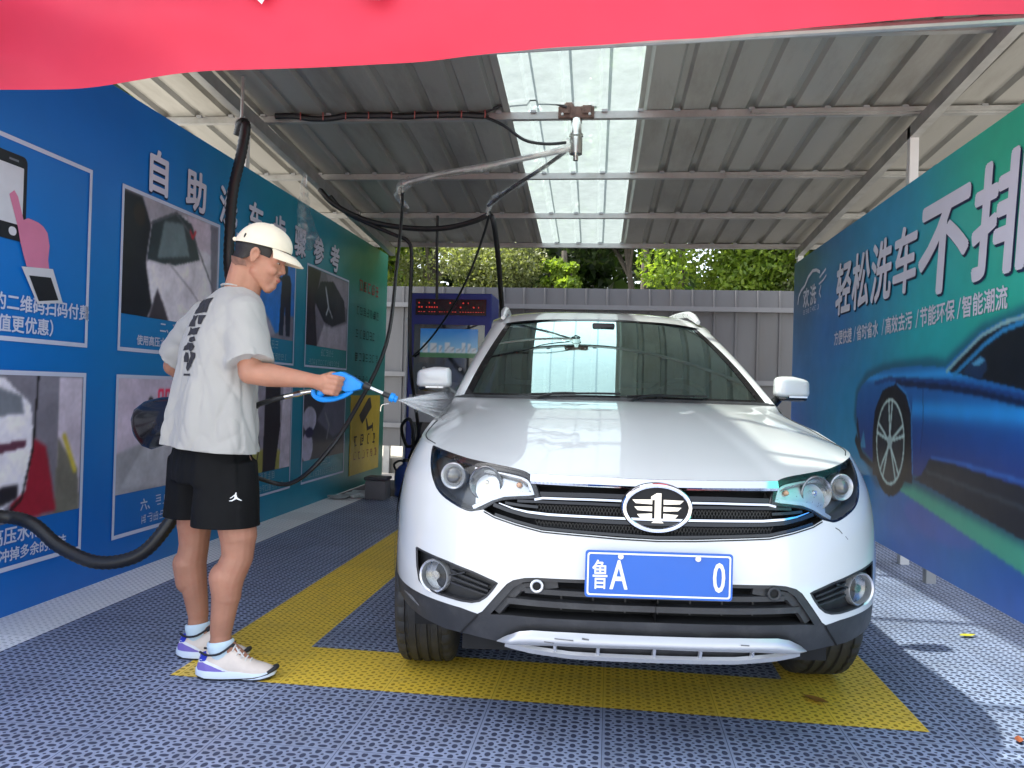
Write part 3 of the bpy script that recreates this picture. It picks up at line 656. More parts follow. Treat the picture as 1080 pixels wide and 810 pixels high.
# ---------------------------------------------------------------- payment machine
K = thing('payment_machine', (-1.72, 8.4, 0), 'tall dark blue payment machine with a red number display beside the left mirror', 'kiosk')
navy = mat('navy_metal', lin((40, 52, 130)), .4, .2, .08)
mb = MB(); mb.box((-2.165, 8.42, 0), (-1.275, 8.95, 2.135)); obj('cabinet', mb, navy, K, smooth=False, bevel=.01)
mb = MB(); mb.box((-2.09, 8.402, 1.90), (-1.33, 8.418, 2.07)); dl = obj('number_display', mb, mat('display_black', (.01, .006, .008), .2), K, smooth=False)
mb = MB(); r_ = random.Random(3)
for rr, z in enumerate((2.03, 1.985, 1.94)):
    for i in range(26):
        if r_.random() < [.35, .45, .75][rr]:
            x = -2.06+i*.028; mb.box((x, 8.399, z-.009), (x+r_.uniform(.008, .018), 8.4015, z+(.006 if rr < 2 else -.003)))
obj('red_dots', mb, mat('red_led', (.3, .02, .02), .5, emis=(1, .06, .04), estr=.12), dl, smooth=False)['kind'] = 'stuff'
mb = MB(); mb.box((-2.10, 8.408, .42), (-1.34, 8.418, 1.80)); obj('door', mb, mat('black_glass_panel', (.012, .014, .018), .08, coat=1), K, smooth=False)
a = Art(-2.03, -1.41, 1.45, 1.755, .008); a.c[:] = np.array([60, 140, 205])/255.; t_ = np.clip((a.V-1.5)/.25, 0, 1)[..., None]; a.c = np.array([150, 190, 214])/255.*(1-t_)+np.array([36, 120, 200])/255.*t_
a.poly([(-2.03, 1.45), (-2.03, 1.50), (-1.41, 1.50), (-1.41, 1.45)], (60, 110, 72)); r_ = random.Random(5)
x = -2.0
while x < -1.45:
    w = r_.uniform(.03, .07); h = r_.uniform(.05, .12); a.poly([(x, 1.5), (x, 1.5+h), (x+w, 1.5+h), (x+w, 1.5)], (190, 198, 206), 1); a.line([(x+.01, 1.52), (x+w, 1.52+h*.5)], .01, (90, 110, 130), 1, .6); x += w+r_.uniform(.0, .03)
sm = mat('lit_screen', rough=.15, attr='Col', var=0, estr=.05); a.mesh('screen', lambda u, v: Vector((u, 8.404, v)), sm, K)
mb = MB()
for i in range(5): mb.cyl((-1.98+.13*i, 8.408, 1.33), (-1.98+.13*i, 8.392, 1.33), .018, seg=12)
obj('button', mb, M['galv'], K)['kind'] = 'stuff'
mb = MB(); mb.box((-2.13, 8.394, .76), (-1.32, 8.407, 1.05)); gp = obj('grey_panel', mb, mat('pale_grey_panel', (.45, .46, .5), .5), K, smooth=False)
mb = MB(); mb.prism([(-1.95+.05*math.cos(R(a_)), .965+.035*math.sin(R(a_))) for a_ in range(0, 181, 20)], lambda u, v, w: Vector((u, 8.392-w, v)), .002); obj('red_mark', mb, mat('red_mark', (.5, .02, .04), .5), gp, smooth=False)
mb = MB(); mb.box((-2.185, 8.39, 0), (-2.166, 8.44, 1.86)); obj('edge_strip', mb, M['white_paint'], K, smooth=False)
# ---------------------------------------------------------------- small things by the wall
t = thing('plastic_box', (-2.29, 7.85, 0), 'grey lidded box on the floor between the yellow sign and the blue jug', 'box')
gm = mat('grey_box_plastic', (.16, .155, .165), .6)
mb = MB(); mb.box((-2.40, 7.78, .0), (-2.19, 7.98, .19)); obj('body', mb, gm, t, bevel=.012)
mb = MB(); mb.box((-2.41, 7.77, .192), (-2.18, 7.99, .225)); obj('lid', mb, mat('box_lid', (.07, .065, .07), .55), t, bevel=.01)
t = thing('water_jug', (-2.06, 8.12, 0), 'dark blue plastic jug standing in front of the payment machine', 'jug')
jm = mat('blue_jug', (.02, .05, .22), .35, coat=.3)
mb = MB(); pr = [(.0, .10), (.02, .125), (.20, .13), (.26, .125), (.31, .09), (.335, .05), (.36, .045)]
mb.rings([[Vector((-2.06+r*math.cos(2*math.pi*k/24), 8.12+.8*r*math.sin(2*math.pi*k/24), z)) for k in range(24)] for z, r in pr]); obj('body', mb, jm, t)
mb = MB(); mb.cyl((-2.06, 8.12, .36), (-2.06, 8.12, .39), .05); obj('cap', mb, M['black_plastic'], t)
mb = MB(); mb.tube([(-2.16, 8.1, .25), (-2.19, 8.08, .33), (-2.13, 8.1, .37), (-2.08, 8.11, .35)], .012, 8); obj('handle', mb, M['black_plastic'], t)
def crumple(c, r, sd, n=16):
    mb = MB(); mb.ell(c, r, nu=28, nv=16)
    for v in mb.v:
        d = Vector((v-Vector(c))); k = 1+.5*noise.noise(v*14+Vector((sd, 0, 0)))+.25*noise.noise(v*35); v.x = c[0]+d.x*k; v.y = c[1]+d.y*k; v.z = max(.003, c[2]+d.z*k)
    return mb
tag(obj('cloth_rag', crumple((-2.48, 7.90, .03), (.14, .09, .045), 3), mat('pale_rag', (.42, .47, .47), .9), base=(-2.48, 7.9, 0)), 'crumpled pale grey rag on the floor beside the grey box', 'rag')
tag(obj('cloth_rag', crumple((-2.66, 7.76, .02), (.10, .07, .025), 8), mat('dull_rag', (.3, .32, .32), .9), base=(-2.66, 7.76, 0)), 'small flat grey rag at the wall foot under the yellow sign', 'rag')
def leaf(nm, x, y, sz, rz, col, label):
    mb = MB(); c, s_ = math.cos(rz), math.sin(rz)
    P_ = [(-1, 0), (-.5, .38), (.1, .42), (.6, .25), (1.1, 0), (.6, -.3), (.1, -.45), (-.5, -.35)]
    vs = [Vector((x+(c*p*sz-s_*q*sz), y+(s_*p*sz+c*q*sz), .006+.25*sz*abs(q)+.1*sz*abs(p))) for p, q in P_]+[Vector((x, y, .004))]
    mb.add(vs, [(i, (i+1) % 8, 8) for i in range(8)]); return tag(obj(nm, mb, mat(nm+'_skin', col, .6), base=(x, y, 0)), label, 'leaf')
leaf('fallen_leaf', 1.723, 4.122, .045, .4, (.55, .5, .04), 'bright yellow fallen leaf on the sunlit tiles by the right wall')
leaf('fallen_leaf', .781, 3.12, .05, 2.4, (.35, .16, .03), 'dry brown leaf lying on the yellow marking at its right corner')
leaf('fallen_leaf', 1.375, 2.885, .03, 1.2, (.3, .08, .03), 'small dark reddish leaf on the blue tiles at the lower right edge')
# ================================================================ car (local frame: x across, y to the rear, front axle at y 0)
CAR = thing('white_suv', (.055, 3.41, 0), 'white SUV with a blue number plate, standing on the yellow marking under the roof', 'car', rz=R(6.0))
NN = 2.8
Y0 = [(.18, -.80), (.25, -.86), (.33, -.905), (.42, -.93), (.55, -.93), (.65, -.915), (.72, -.90), (.80, -.875), (.86, -.845), (.9, -.81), (1.0, -.7)]
WT = [(.18, .865), (.3, .892), (.5, .902), (.7, .897), (.80, .882), (.87, .856), (.93, .826), (.99, .798), (1.06, .772), (1.1, .76)]
def ip(t, z): return float(np.interp(z, [q[0] for q in t], [q[1] for q in t]))
def smip(t, z): return (ip(t, z-.03)+2*ip(t, z)+ip(t, z+.03))/4
_g = np.concatenate([np.linspace(0, .9, 200), 1-.1*(np.linspace(1, 0, 300)**3)]); _x = .9*_g; _y = -.93*(np.clip(1-_g**NN, 0, 1))**(1/NN)
_a = np.concatenate([[0], np.cumsum(np.hypot(np.diff(_x), np.diff(_y)))]); AF = float(_a[-1]); SL = 2.72
def Sf(a, z, off=0.):
    if off:
        e = 2e-3; a = max(a, 0); p = Sf(a, z); u = Sf(a+e, z)-Sf(max(a-e, -0.), z) if a > e else Vector((1, 0, 0)); v = Sf(a, z+e)-Sf(a, z-e)
        n = u.cross(v).normalized(); return p+n*off
    w = smip(WT, z)
    if a <= AF:
        g = float(np.interp(a, _a, _g)); return Vector((w*g, smip(Y0, z)*max(0, 1-g**NN)**(1/NN), z))
    if a <= AF+SL: return Vector((w, a-AF, z))
    b = max(0, 2*AF+SL-a); g = float(np.interp(b, _a, _g)); return Vector((w*g, SL+.90*max(0, 1-g**NN)**(1/NN), z))
def XA(x, z): return float(np.interp(min(x/smip(WT, z), 1.), _g, _a))
def A_(pts): return [(XA(x, z), z) for x, z in pts]
AE = 2*AF+SL
ZT = [(0, .857), (XA(.385, .86), .858), (XA(.42, .87), .868), (XA(.52, .88), .880), (XA(.63, .9), .896), (XA(.735, .915), .917), (AF-.25, .942), (AF, .985), (AF+.33, 1.03), (AF+1, 1.055), (AF+2.7, 1.075), (AE, 1.08)]
def arc(ac, zc, r, a0, a1, n): return [(ac+r*math.cos(R(a0+(a1-a0)*k/n)), zc+r*math.sin(R(a0+(a1-a0)*k/n))) for k in range(n+1)]
HLB = [(.54, .741), (.561, .736), (.584, .730), (.626, .742), (.689, .771), (.718, .812), (.733, .856), (.737, .895), (.735, .914)]
HLT = [(.706, .908), (.63, .893), (.593, .886), (.517, .877), (.464, .871), (.419, .864), (.394, .855), (.38, .836), (.370, .81), (.363, .787)]
def chaik(P_, n=2):
    for _ in range(n):
        Q = [P_[0]]
        for a_, b_ in zip(P_, P_[1:]): Q += [(a_[0]*.75+b_[0]*.25, a_[1]*.75+b_[1]*.25), (a_[0]*.25+b_[0]*.75, a_[1]*.25+b_[1]*.75)]
        P_ = Q+[P_[-1]]
    return P_
HLB = chaik(HLB); HLT = chaik(HLT)
HLU = [(.423, .783), (.473, .777), (.50, .767)]
GRB = [(0, .677), (.12, .680), (.2, .684), (.35, .690), (.43, .705), (.50, .722), (.535, .737)]
WLO = [(.845, .437), (.82, .435), (.74, .431), (.67, .428), (.60, .424), (.545, .415), (.53, .425), (.488, .48), (.455, .521), (.435, .535), (.40, .545), (.36, .549), (.2, .552), (0, .552)]
FOG = [(.768, .578), (.656, .562), (.562, .543), (.485, .520), (.500, .497), (.518, .474), (.54, .457), (.565, .449), (.60, .447), (.685, .452), (.73, .459), (.752, .475), (.762, .515)]
paint = mat('white_car_paint', (.67, .68, .675), .28, 0, .02, 2, coat=1., rvar=0.)
clad = mat('black_cladding', (.028, .029, .032), .48, 0, .2, 8, bump=.0004, bscale=200, dirt=.25, dirtcol=(.10, .10, .10))
gloss = mat('gloss_black_trim', (.008, .008, .009), .25, 0, .05, coat=.3)
dark = mat('dark_inside', (.008, .008, .009), .8, 0, .1)
silver = mat('silver_trim', (.66, .67, .69), .3, .7, .04, 12, dirt=.0)
def glass(name, tint, fr=.6, rough=0.02, base=.06, gc=(1, 1, 1)):
    m = bpy.data.materials.new(name); m.use_nodes = True; t = NT(m.node_tree); N = m.node_tree.nodes; N.remove(N['Principled BSDF'])
    tr = t.new('ShaderNodeBsdfTransparent'); tr.inputs[0].default_value = (*tint, 1); g = t.new('ShaderNodeBsdfGlossy'); g.inputs['Roughness'].default_value = rough; g.inputs[0].default_value = (*gc, 1)
    f = t.new('ShaderNodeFresnel'); f.inputs['IOR'].default_value = 1.5
    k = t.math('MINIMUM', t.math('MULTIPLY_ADD', f.outputs[0], fr, base), 1.)
    mx = t.new('ShaderNodeMixShader'); t.link(k, mx.inputs[0]); t.link(tr.outputs[0], mx.inputs[1]); t.link(g.outputs[0], mx.inputs[2]); t.link(mx.outputs[0], N['Material Output'].inputs[0]); return m
M['wind'] = glass('windscreen_glass', (.30, .46, .41), 4.2, .012, .09, (.74, .98, .94))
M['lens'] = glass('headlight_lens', (.95, .97, .97), .38, .03, .01)
tint = mat('tinted_glass', (.012, .018, .018), .04, 0, .02, coat=1, rvar=.01)
def skinp(name, poly, step, holes=(), off=0., m=paint, parent=CAR, both=True, thick=0., sides=(1, -1), label=None):
    V, F = fill(poly, step, holes); mb = MB()
    pv = [Sf(max(a, 0), z, off) for a, z in V]
    if both == 'one':
        for s in sides: mb.add([Vector((s*p.x, p.y, p.z)) for p in pv], F if s > 0 else [f[::-1] for f in F])
        return obj(name, mb, m, parent, label=label, sharp=50)
    out = []
    for s in sides:
        mb = MB(); mb.add([Vector((s*p.x, p.y, p.z)) for p in pv], F); out.append(obj(name, mb, m, parent, label=label))
    return out
def recess(mb, poly, depth, off=-.001, s=1, mi=0, inward=.0):
    P_ = densify(poly, .03); fr = [Sf(a, z, off) for a, z in P_]; bk = [p+Vector((-inward, depth, 0)) for p in fr]
    fr = [Vector((s*p.x, p.y, p.z)) for p in fr]; bk = [Vector((s*p.x, p.y, p.z)) for p in bk]; n = len(fr)
    mb.add(fr+bk, [(i, (i+1) % n, n+(i+1) % n, n+i) for i in range(n)], mi)
    V, F = fill(poly, .03); mb.add([Vector((s*(q.x-inward), q.y+depth, q.z)) for q in (Sf(a, z, off) for a, z in V)], F, mi)
def ribbon(mb, pts, w, off, t=.004, s=1, mi=0, step=.02, taper=None):
    P_ = densify(pts, step, False); rs = []
    for i, (x, z) in enumerate(P_):
        x0, z0 = P_[max(i-1, 0)]; x1, z1 = P_[min(i+1, len(P_)-1)]; d = math.hypot(x1-x0, z1-z0) or 1; nx, nz = -(z1-z0)/d, (x1-x0)/d
        ww = w/2*(taper(i/(len(P_)-1)) if taper else 1)
        def q(x_, z_, o): sg = 1 if x_ >= 0 else -1; p = Sf(XA(abs(x_), z_), z_, o); return Vector((s*sg*p.x, p.y, p.z))
        rs.append([q(x+nx*ww, z+nz*ww, off), q(x+nx*ww*.7, z+nz*ww*.7, off+t), q(x-nx*ww*.7, z-nz*ww*.7, off+t), q(x-nx*ww, z-nz*ww, off)])
    mb.rings(rs, True, (True, True), mi)
# --- painted shell
top = [p for p in ZT if p[0] > XA(.735, .915)+.01]
top = [(XA(.735, .914), .917)]+top
rar = arc(AF+2.675, .352, .415, 10, 170, 18); far = arc(AF, .352, .415, 12, 168, 18)
white = top+[(AE, .50), (AF+SL+.4, .45)]+rar+[(AF+2.2, .43), (AF+.45, .43)]+far+A_(WLO)+A_(GRB)+A_(HLB)
body_mb = MB(); V, F = fill(white, .022, [A_(FOG)])
pv = [Sf(max(a, 0), z) for a, z in V]
for s in (1, -1): body_mb.add([Vector((s*p.x, p.y, p.z)) for p in pv], F if s > 0 else [f[::-1] for f in F])
# bonnet and the ledge above the doors belong to the same painted shell
AH = AF+.36
def cowl(x): return Vector((x, .22+.15*(x/.74)**2, 1.088-.006*(x/.74)**2))
def zt(a): return (ip(ZT, a-.04)+2*ip(ZT, a)+ip(ZT, a+.04))/4 if a > .5 else ip(ZT, a)
na = 90; nt_ = 26
def hood(i, j, s):
    a = AH*i/na; t = j/nt_; p = Sf(a, zt(a)); c = cowl(.74*(a/AH)**.86)
    q = p.lerp(c, t); q.z = p.z+(c.z-p.z)*(1-(1-t)**1.45)
    front = max(0, 1-a/(AF*.95)); q.z += .012*math.sin(math.pi*min(1, t*1.0))*front
    xr = .40+.20*t; q.z -= .010*(1/(1+math.exp(-(q.x-xr)/.018)))*math.sin(math.pi*min(t*1.2, 1))**.7 if 0 < t < .84 else 0
    q.z -= .004*math.exp(-(t/.05)**2) if a < XA(.7, .9) else 0
    return Vector((s*q.x, q.y, q.z))
hmb = MB()
for s in (1, -1): hmb.grid(lambda u, v: hood(u*na, v*nt_, s), na, nt_)
obj('bonnet', hmb, paint, CAR, sharp=40)
for s in (1, -1):
    body_mb.grid(lambda u, v: (lambda p, q: Vector((s*(p.x*(1-v)+q.x*v), p.y*(1-v)+q.y*v, p.z*(1-v)+q.z*v+.004*math.sin(math.pi*v))))(Sf(AF+.36+u*2.9, zt(AF+.36+u*2.9)), Vector((.765-.03*max(0, 1-u*14), .36+u*2.86, 1.066+.022*max(0, 1-u*14)))), 60, 3)
# pillars and roof
def ws(u, v, off=0.):
    x = (.700+(.525-.700)*v)*u; y = .245+.135*u*u+(.875-.065*u*u)*v-.03*math.sin(math.pi*v); z = 1.092-.004*u*u+(.436-.022*u*u)*v+.012*math.sin(math.pi*v)
    return Vector((x, y-off*.45, z+off*.9))
for s in (1, -1):
    def pil(u, v):
        a = ws(1.0, v); b = Vector((.752+(.615-.752)*v, .37+.86*v, 1.072+(1.488-1.072)*v-.0+.012*math.sin(math.pi*v)))
        q = a.lerp(b, u); k = math.sin(math.pi*u)*.012; return Vector((s*(q.x+k*.6), q.y-k*.5, q.z+k*.8))
    body_mb.grid(pil, 6, 24)
def roof(u, v):
    y0 = 1.12+.07*u*u*.8; y = y0+(3.08-y0)*v; z = 1.528+.115*(1-math.exp(-1.96*v/.33))-.07*max(0, v-.55)/.45
    e = abs(u); return Vector((.618*u, y, z-.020*u*u-.035*e**6))
body_mb.grid(lambda u, v: roof(2*u-1, v), 40, 30)
def rear(s):
    def f(u, v):
        a = AF+SL+.52+(AE-AF-SL-.52)*u; p = Sf(a, 1.08); q = roof((1-u)*.98, 1.); r = p.lerp(q, v); r.y += .06*math.sin(math.pi*v); return Vector((s*r.x, r.y, r.z))
    return f
for s in (1, -1): body_mb.grid(rear(s), 16, 8)
BODY = obj('body', body_mb, paint, CAR, sharp=40)
gm_ = MB(); gm_.grid(lambda u, v: Vector((1.0*(2*u-1)*(.60+.12*(1-v)), 3.54-.36*v+.05, 1.13+.36*v)), 10, 4); obj('rear_window', gm_, tint, CAR)
for s in (1, -1):
    mb = MB(); mb.grid(lambda u, v: Vector((s*(.772-.155*v-.008*math.sin(math.pi*v)), (.47+.74*v)*(1-u)+(3.30-.24*v)*u, 1.075+.40*v)), 20, 6); sw = obj('side_window', mb, tint, CAR)
    for yy in (1.55, 2.55):
        mb = MB(); mb.grid(lambda u, v: Vector((s*(.776-.155*v-.008*math.sin(math.pi*v)), yy+.07*u+(.05*v), 1.075+.40*v)), 1, 6); obj('pillar_trim', mb, gloss, sw)
# seams of bonnet and doors
for s in (1, -1):
    mb = MB(); pts = []
    for k in range(25):
        t = k/24; i0 = na*(XA(.735, .915)+.015)/AH; i = i0+(na*.96-i0)*t**.62; p = hood(i, .6+nt_*.42*t**1.7, s); pts.append(p+Vector((0, 0, .0006)))
    mb.tube(pts, .0022, 5, 1); obj('panel_gap', mb, dark, CAR)
    for a in (AF+.50, AF+1.50, AF+2.42): mb = MB(); mb.tube([Sf(a, z, .0003)*1 if s > 0 else Vector((-Sf(a, z, .0003).x, Sf(a, z).y, z)) for z in (.47, .6, .75, .9, 1.04)], .002, 5, 1); obj('panel_gap', mb, dark, CAR)
for s in (1, -1):
    for a in (AF+1.32, AF+2.28):
        p = Sf(a, .93, .022); mb = MB(); mb.ell((s*p.x, p.y, .93), (.013, .085, .016)); obj('door_handle', mb, paint, CAR)
# --- windscreen
mb = MB(); mb.grid(lambda u, v: ws((2*u-1), v), 40, 20); WS = obj('windscreen', mb, M['wind'], CAR)
mb = MB()
def band(u0, v0, u1, v1, n=24): mb.grid(lambda u, v: ws(u0+(u1-u0)*u, v0+(v1-v0)*v, .002), n if abs(u1-u0) > .5 else 2, n if abs(v1-v0) > .5 else 2)
band(-1.005, -.01, 1.005, .035, 40); band(-1.005, .975, 1.005, 1.005, 40); band(-1.01, 0, -.955, 1); band(.955, 0, 1.01, 1)
obj('black_border', mb, gloss, WS)
mb = MB(); mb.grid(lambda u, v: (lambda p, q: p.lerp(q, v)+Vector((0, 0, .004*math.sin(math.pi*v))))(Vector((.745*(2*u-1), .215+.155*(2*u-1)**2, 1.080)), ws(2*u-1, .012, .003)), 40, 4); obj('cowl_panel', mb, clad, CAR)
for x0, x1 in ((-.56, .02), (.06, .60)):
    mb = MB(); pts = [ws(x0+(x1-x0)*k/8, .016+.022*math.sin(math.pi*k/8*.5), .010) for k in range(9)]
    mb.tube(pts, .005, 6, 2); mb.tube([Vector((pts[0].x*1.0, pts[0].y-.04, 1.083)), pts[0].lerp(pts[4], .5)+Vector((0, -.012, .002)), pts[4]], .006, 6, 2); obj('wiper', mb, M['black_plastic'], CAR)
mb = MB(); mb.box((-.06, 1.0, 1.40), (.06, 1.06, 1.50)); mb.box((-.12, 1.02, 1.375), (.12, 1.05, 1.435)); obj('inside_mirror', mb, M['black_plastic'], CAR, bevel=.008)
# --- interior
seatm = mat('seat_fabric', (.10, .10, .11), .8)
mb = MB(); mb.grid(lambda u, v: Vector(((2*u-1)*.70, .30+.42*v, 1.055+.025*math.sin(math.pi*v)-.06*(v > .99))), 20, 6); mb.box((-.70, .68, .60), (.70, .74, 1.04)); obj('dashboard', mb, M['black_plastic'], CAR, sharp=60)
for s in (1, -1):
    mb = MB(); mb.box((s*.38-.24, 1.15, .50), (s*.38+.24, 1.65, .66)); mb.box((s*.38-.23, 1.58, .6), (s*.38+.23, 1.72, 1.16)); st = obj('seat', mb, seatm, CAR, bevel=.05)
    mb = MB(); mb.box((s*.38-.13, 1.60, 1.19), (s*.38+.13, 1.70, 1.38)); obj('headrest', mb, seatm, st, bevel=.04)
mb = MB(); mb.tube([Vector((.37+.18*math.cos(R(k*15)), .86-.07*math.sin(R(k*15)), 1.03+.165*math.sin(R(k*15)))) for k in range(25)], .014, 8, 1); mb.box((.22, .82, 1.0), (.52, .86, 1.04)); obj('steering_wheel', mb, M['black_plastic'], CAR)
mb = MB(); mb.box((-.78, .0, .22), (.78, 3.3, .44)); mb.box((-.60, -.70, .26), (.60, 0, .50)); mb.box((-.70, -.45, .46), (.70, .3, .66)); mb.box((-.72, .28, .4), (.72, .34, 1.02)); mb.box((-.7, 2.9, .4), (.7, 3.0, 1.0)); obj('underbody', mb, dark, CAR, smooth=False)
for s in (1, -1):
    for yc in (0, 2.675):
        mb = MB(); pts = arc(0, 0, .405, -15, 195, 20)
        mb.rings([[Vector((s*x, yc+p[0], .352+p[1])) for p in pts] for x in (.52, .80)], closed=False); mb.add([Vector((s*.52, yc+p[0], .352+p[1])) for p in pts], [tuple(range(len(pts)))])
        obj('wheel_liner', mb, dark, CAR, fixn=False)
# --- black lower cladding
INH = [(0, .541), (.2, .541), (.36, .538), (.405, .53), (.433, .512), (.47, .465), (.505, .418), (.45, .424), (.2, .428), (0, .429)]
cl = A_([(0, .300), (.36, .312), (.45, .328), (.57, .337), (.65, .337), (.74, .347), (.80, .36), (.84, .372)])+[(AF-.40, .385)]+[far[-1]]+A_(WLO)
skinp('front_cladding', cl, .03, [A_(INH)], -.003, clad, both='one')
for ac in (AF, AF+2.675):
    ring = arc(ac, .352, .425, 4, 176, 20)+arc(ac, .352, .375, 176, 4, 20); skinp('arch_trim', ring, .03, [], .009, clad)
skinp('sill_trim', [(AF+.40, .435), (AF+2.27, .435), (AF+2.27, .22), (AF+.40, .22)], .06, [], .006, clad)
skinp('rear_cladding', [(AF+SL+.36, .455), (AE, .505), (AE, .26), (AF+SL+.36, .3)], .06, [], .004, clad, both='one')
# lower air intake: dark box, slats, parking sensor
mb = MB()
for s in (1, -1): recess(mb, A_(INH), .09, -.003, s)
IN = obj('lower_intake', mb, dark, CAR, fixn=False)
mb = MB()
for z, w in ((.505, .022), (.468, .026)):
    for s in (1, -1): ribbon(mb, [(0, z), (.40 if z > .5 else .455, z)], w, -.028, .02, s)
ribbon(mb, [(.30, .532), (.42, .51), (.47, .455), (.49, .425)], .035, -.026, .012); ribbon(mb, [(.30, .532), (.42, .51), (.47, .455), (.49, .425)], .035, -.026, .012, -1)
for k in range(7):
    ribbon(mb, [(-.29+.1*k, .445), (-.29+.1*k, .49)], .006, -.04, .006)
obj('slat', mb, clad, IN)
for s in (1, -1):
    mb = MB(); c = Sf(XA(.362, .523), .523); c = Vector((s*c.x, c.y+.004, c.z))
    mb.tube([c+Vector((.017*math.cos(R(k*20)), -.004, .017*math.sin(R(k*20)))) for k in range(19)], .0045, 8, 1); ps = obj('parking_sensor', mb, silver if s < 0 else clad, IN); mb = MB(); mb.cyl(c+Vector((0, .03, 0)), c+Vector((0, .002, 0)), .014); obj('hole', mb, dark, ps)
# silver skid plate
mb = MB()
zu = lambda x: float(np.interp(x, [0, .25, .37, .41, .45, .478], [.396, .396, .393, .386, .364, .341])); zl = lambda x: float(np.interp(x, [0, .3, .40, .478], [.356, .352, .343, .338]))
for s in (1, -1):
    def skf(u, v):
        x = .478*u; z = zl(x)+(zu(x)-zl(x))*v; o = .006+.030*math.sin(math.pi*min(1, .10+.82*v))**.7*min(1, (1-u)*9+.15); p = Sf(XA(x, z), z, o); return Vector((s*p.x, p.y, p.z))
    mb.grid(skf, 40, 10)
    ribbon(mb, [(0, .317), (.25, .318), (.37, .326), (.45, .338)], .020, .006, .012, s)
SK = obj('skid_plate', mb, mat('pale_silver_paint', (.50, .51, .525), .32, .45, .03, 6, coat=.4), CAR, sharp=30)
for x in (-.30, -.17, 0, .14, .30): mb = MB(); ribbon(mb, [(x, .322), (x, .352)], .012, .004, .010); obj('rib', mb, silver, SK)
for x in (-.24, -.07, .2): mb = MB(); ribbon(mb, [(x-.05, .309), (x+.05, .309)], .014, -.002, .012); obj('tow_cover', mb, clad, SK)
# --- fog lights
for s in (1, -1):
    mb = MB(); recess(mb, A_(FOG), .045, -.001, s); fh = obj('fog_lamp_recess', mb, clad, CAR, fixn=False)
    mb = MB(); ribbon(mb, [(.60, .535), (.655, .535-.02)], .006, -.02, .004, s)
    for z0, z1 in ((.525, .500), (.505, .485), (.485, .470)): ribbon(mb, [(.655, z0+.005), (.525, z1)], .008, -.034, .010, s)
    ribbon(mb, FOG+[FOG[0]], .007, .0005, .0015, s, step=.01); obj('slat', mb, clad, fh)
    c = Sf(XA(.700, .503), .503); c = Vector((s*c.x, c.y, c.z)); dr = Vector((s*.45, -1, 0)).normalized(); sd_ = dr.cross(Vector((0, 0, 1))).normalized()
    def ringp(r, d, n=28): return [c+dr*d+sd_*(r*math.cos(2*math.pi*k/n))+Vector((0, 0, r*math.sin(2*math.pi*k/n))) for k in range(n)]
    mb = MB(); mb.rings([ringp(.056, -.045), ringp(.056, -.006), ringp(.053, -.001), ringp(.048, -.005), ringp(.046, -.03)], caps=(True, False)); fl = obj('fog_lamp', mb, silver, fh)
    mb = MB(); mb.rings([ringp(.046, -.03), ringp(.036, -.036), ringp(.02, -.04), ringp(.004, -.042)], caps=(False, True)); mb.rings([ringp(.014, -.04), ringp(.014, -.018)], mi=0); obj('reflector', mb, mat('fog_reflector', (.3, .3, .3), .25, .9, .3, 40), fl)
    mb = MB(); mb.rings([ringp(.0465, -.008), ringp(.034, -.001), ringp(.018, .004), ringp(.002, .005)], caps=(False, True)); obj('lens', mb, M['lens'], fl)
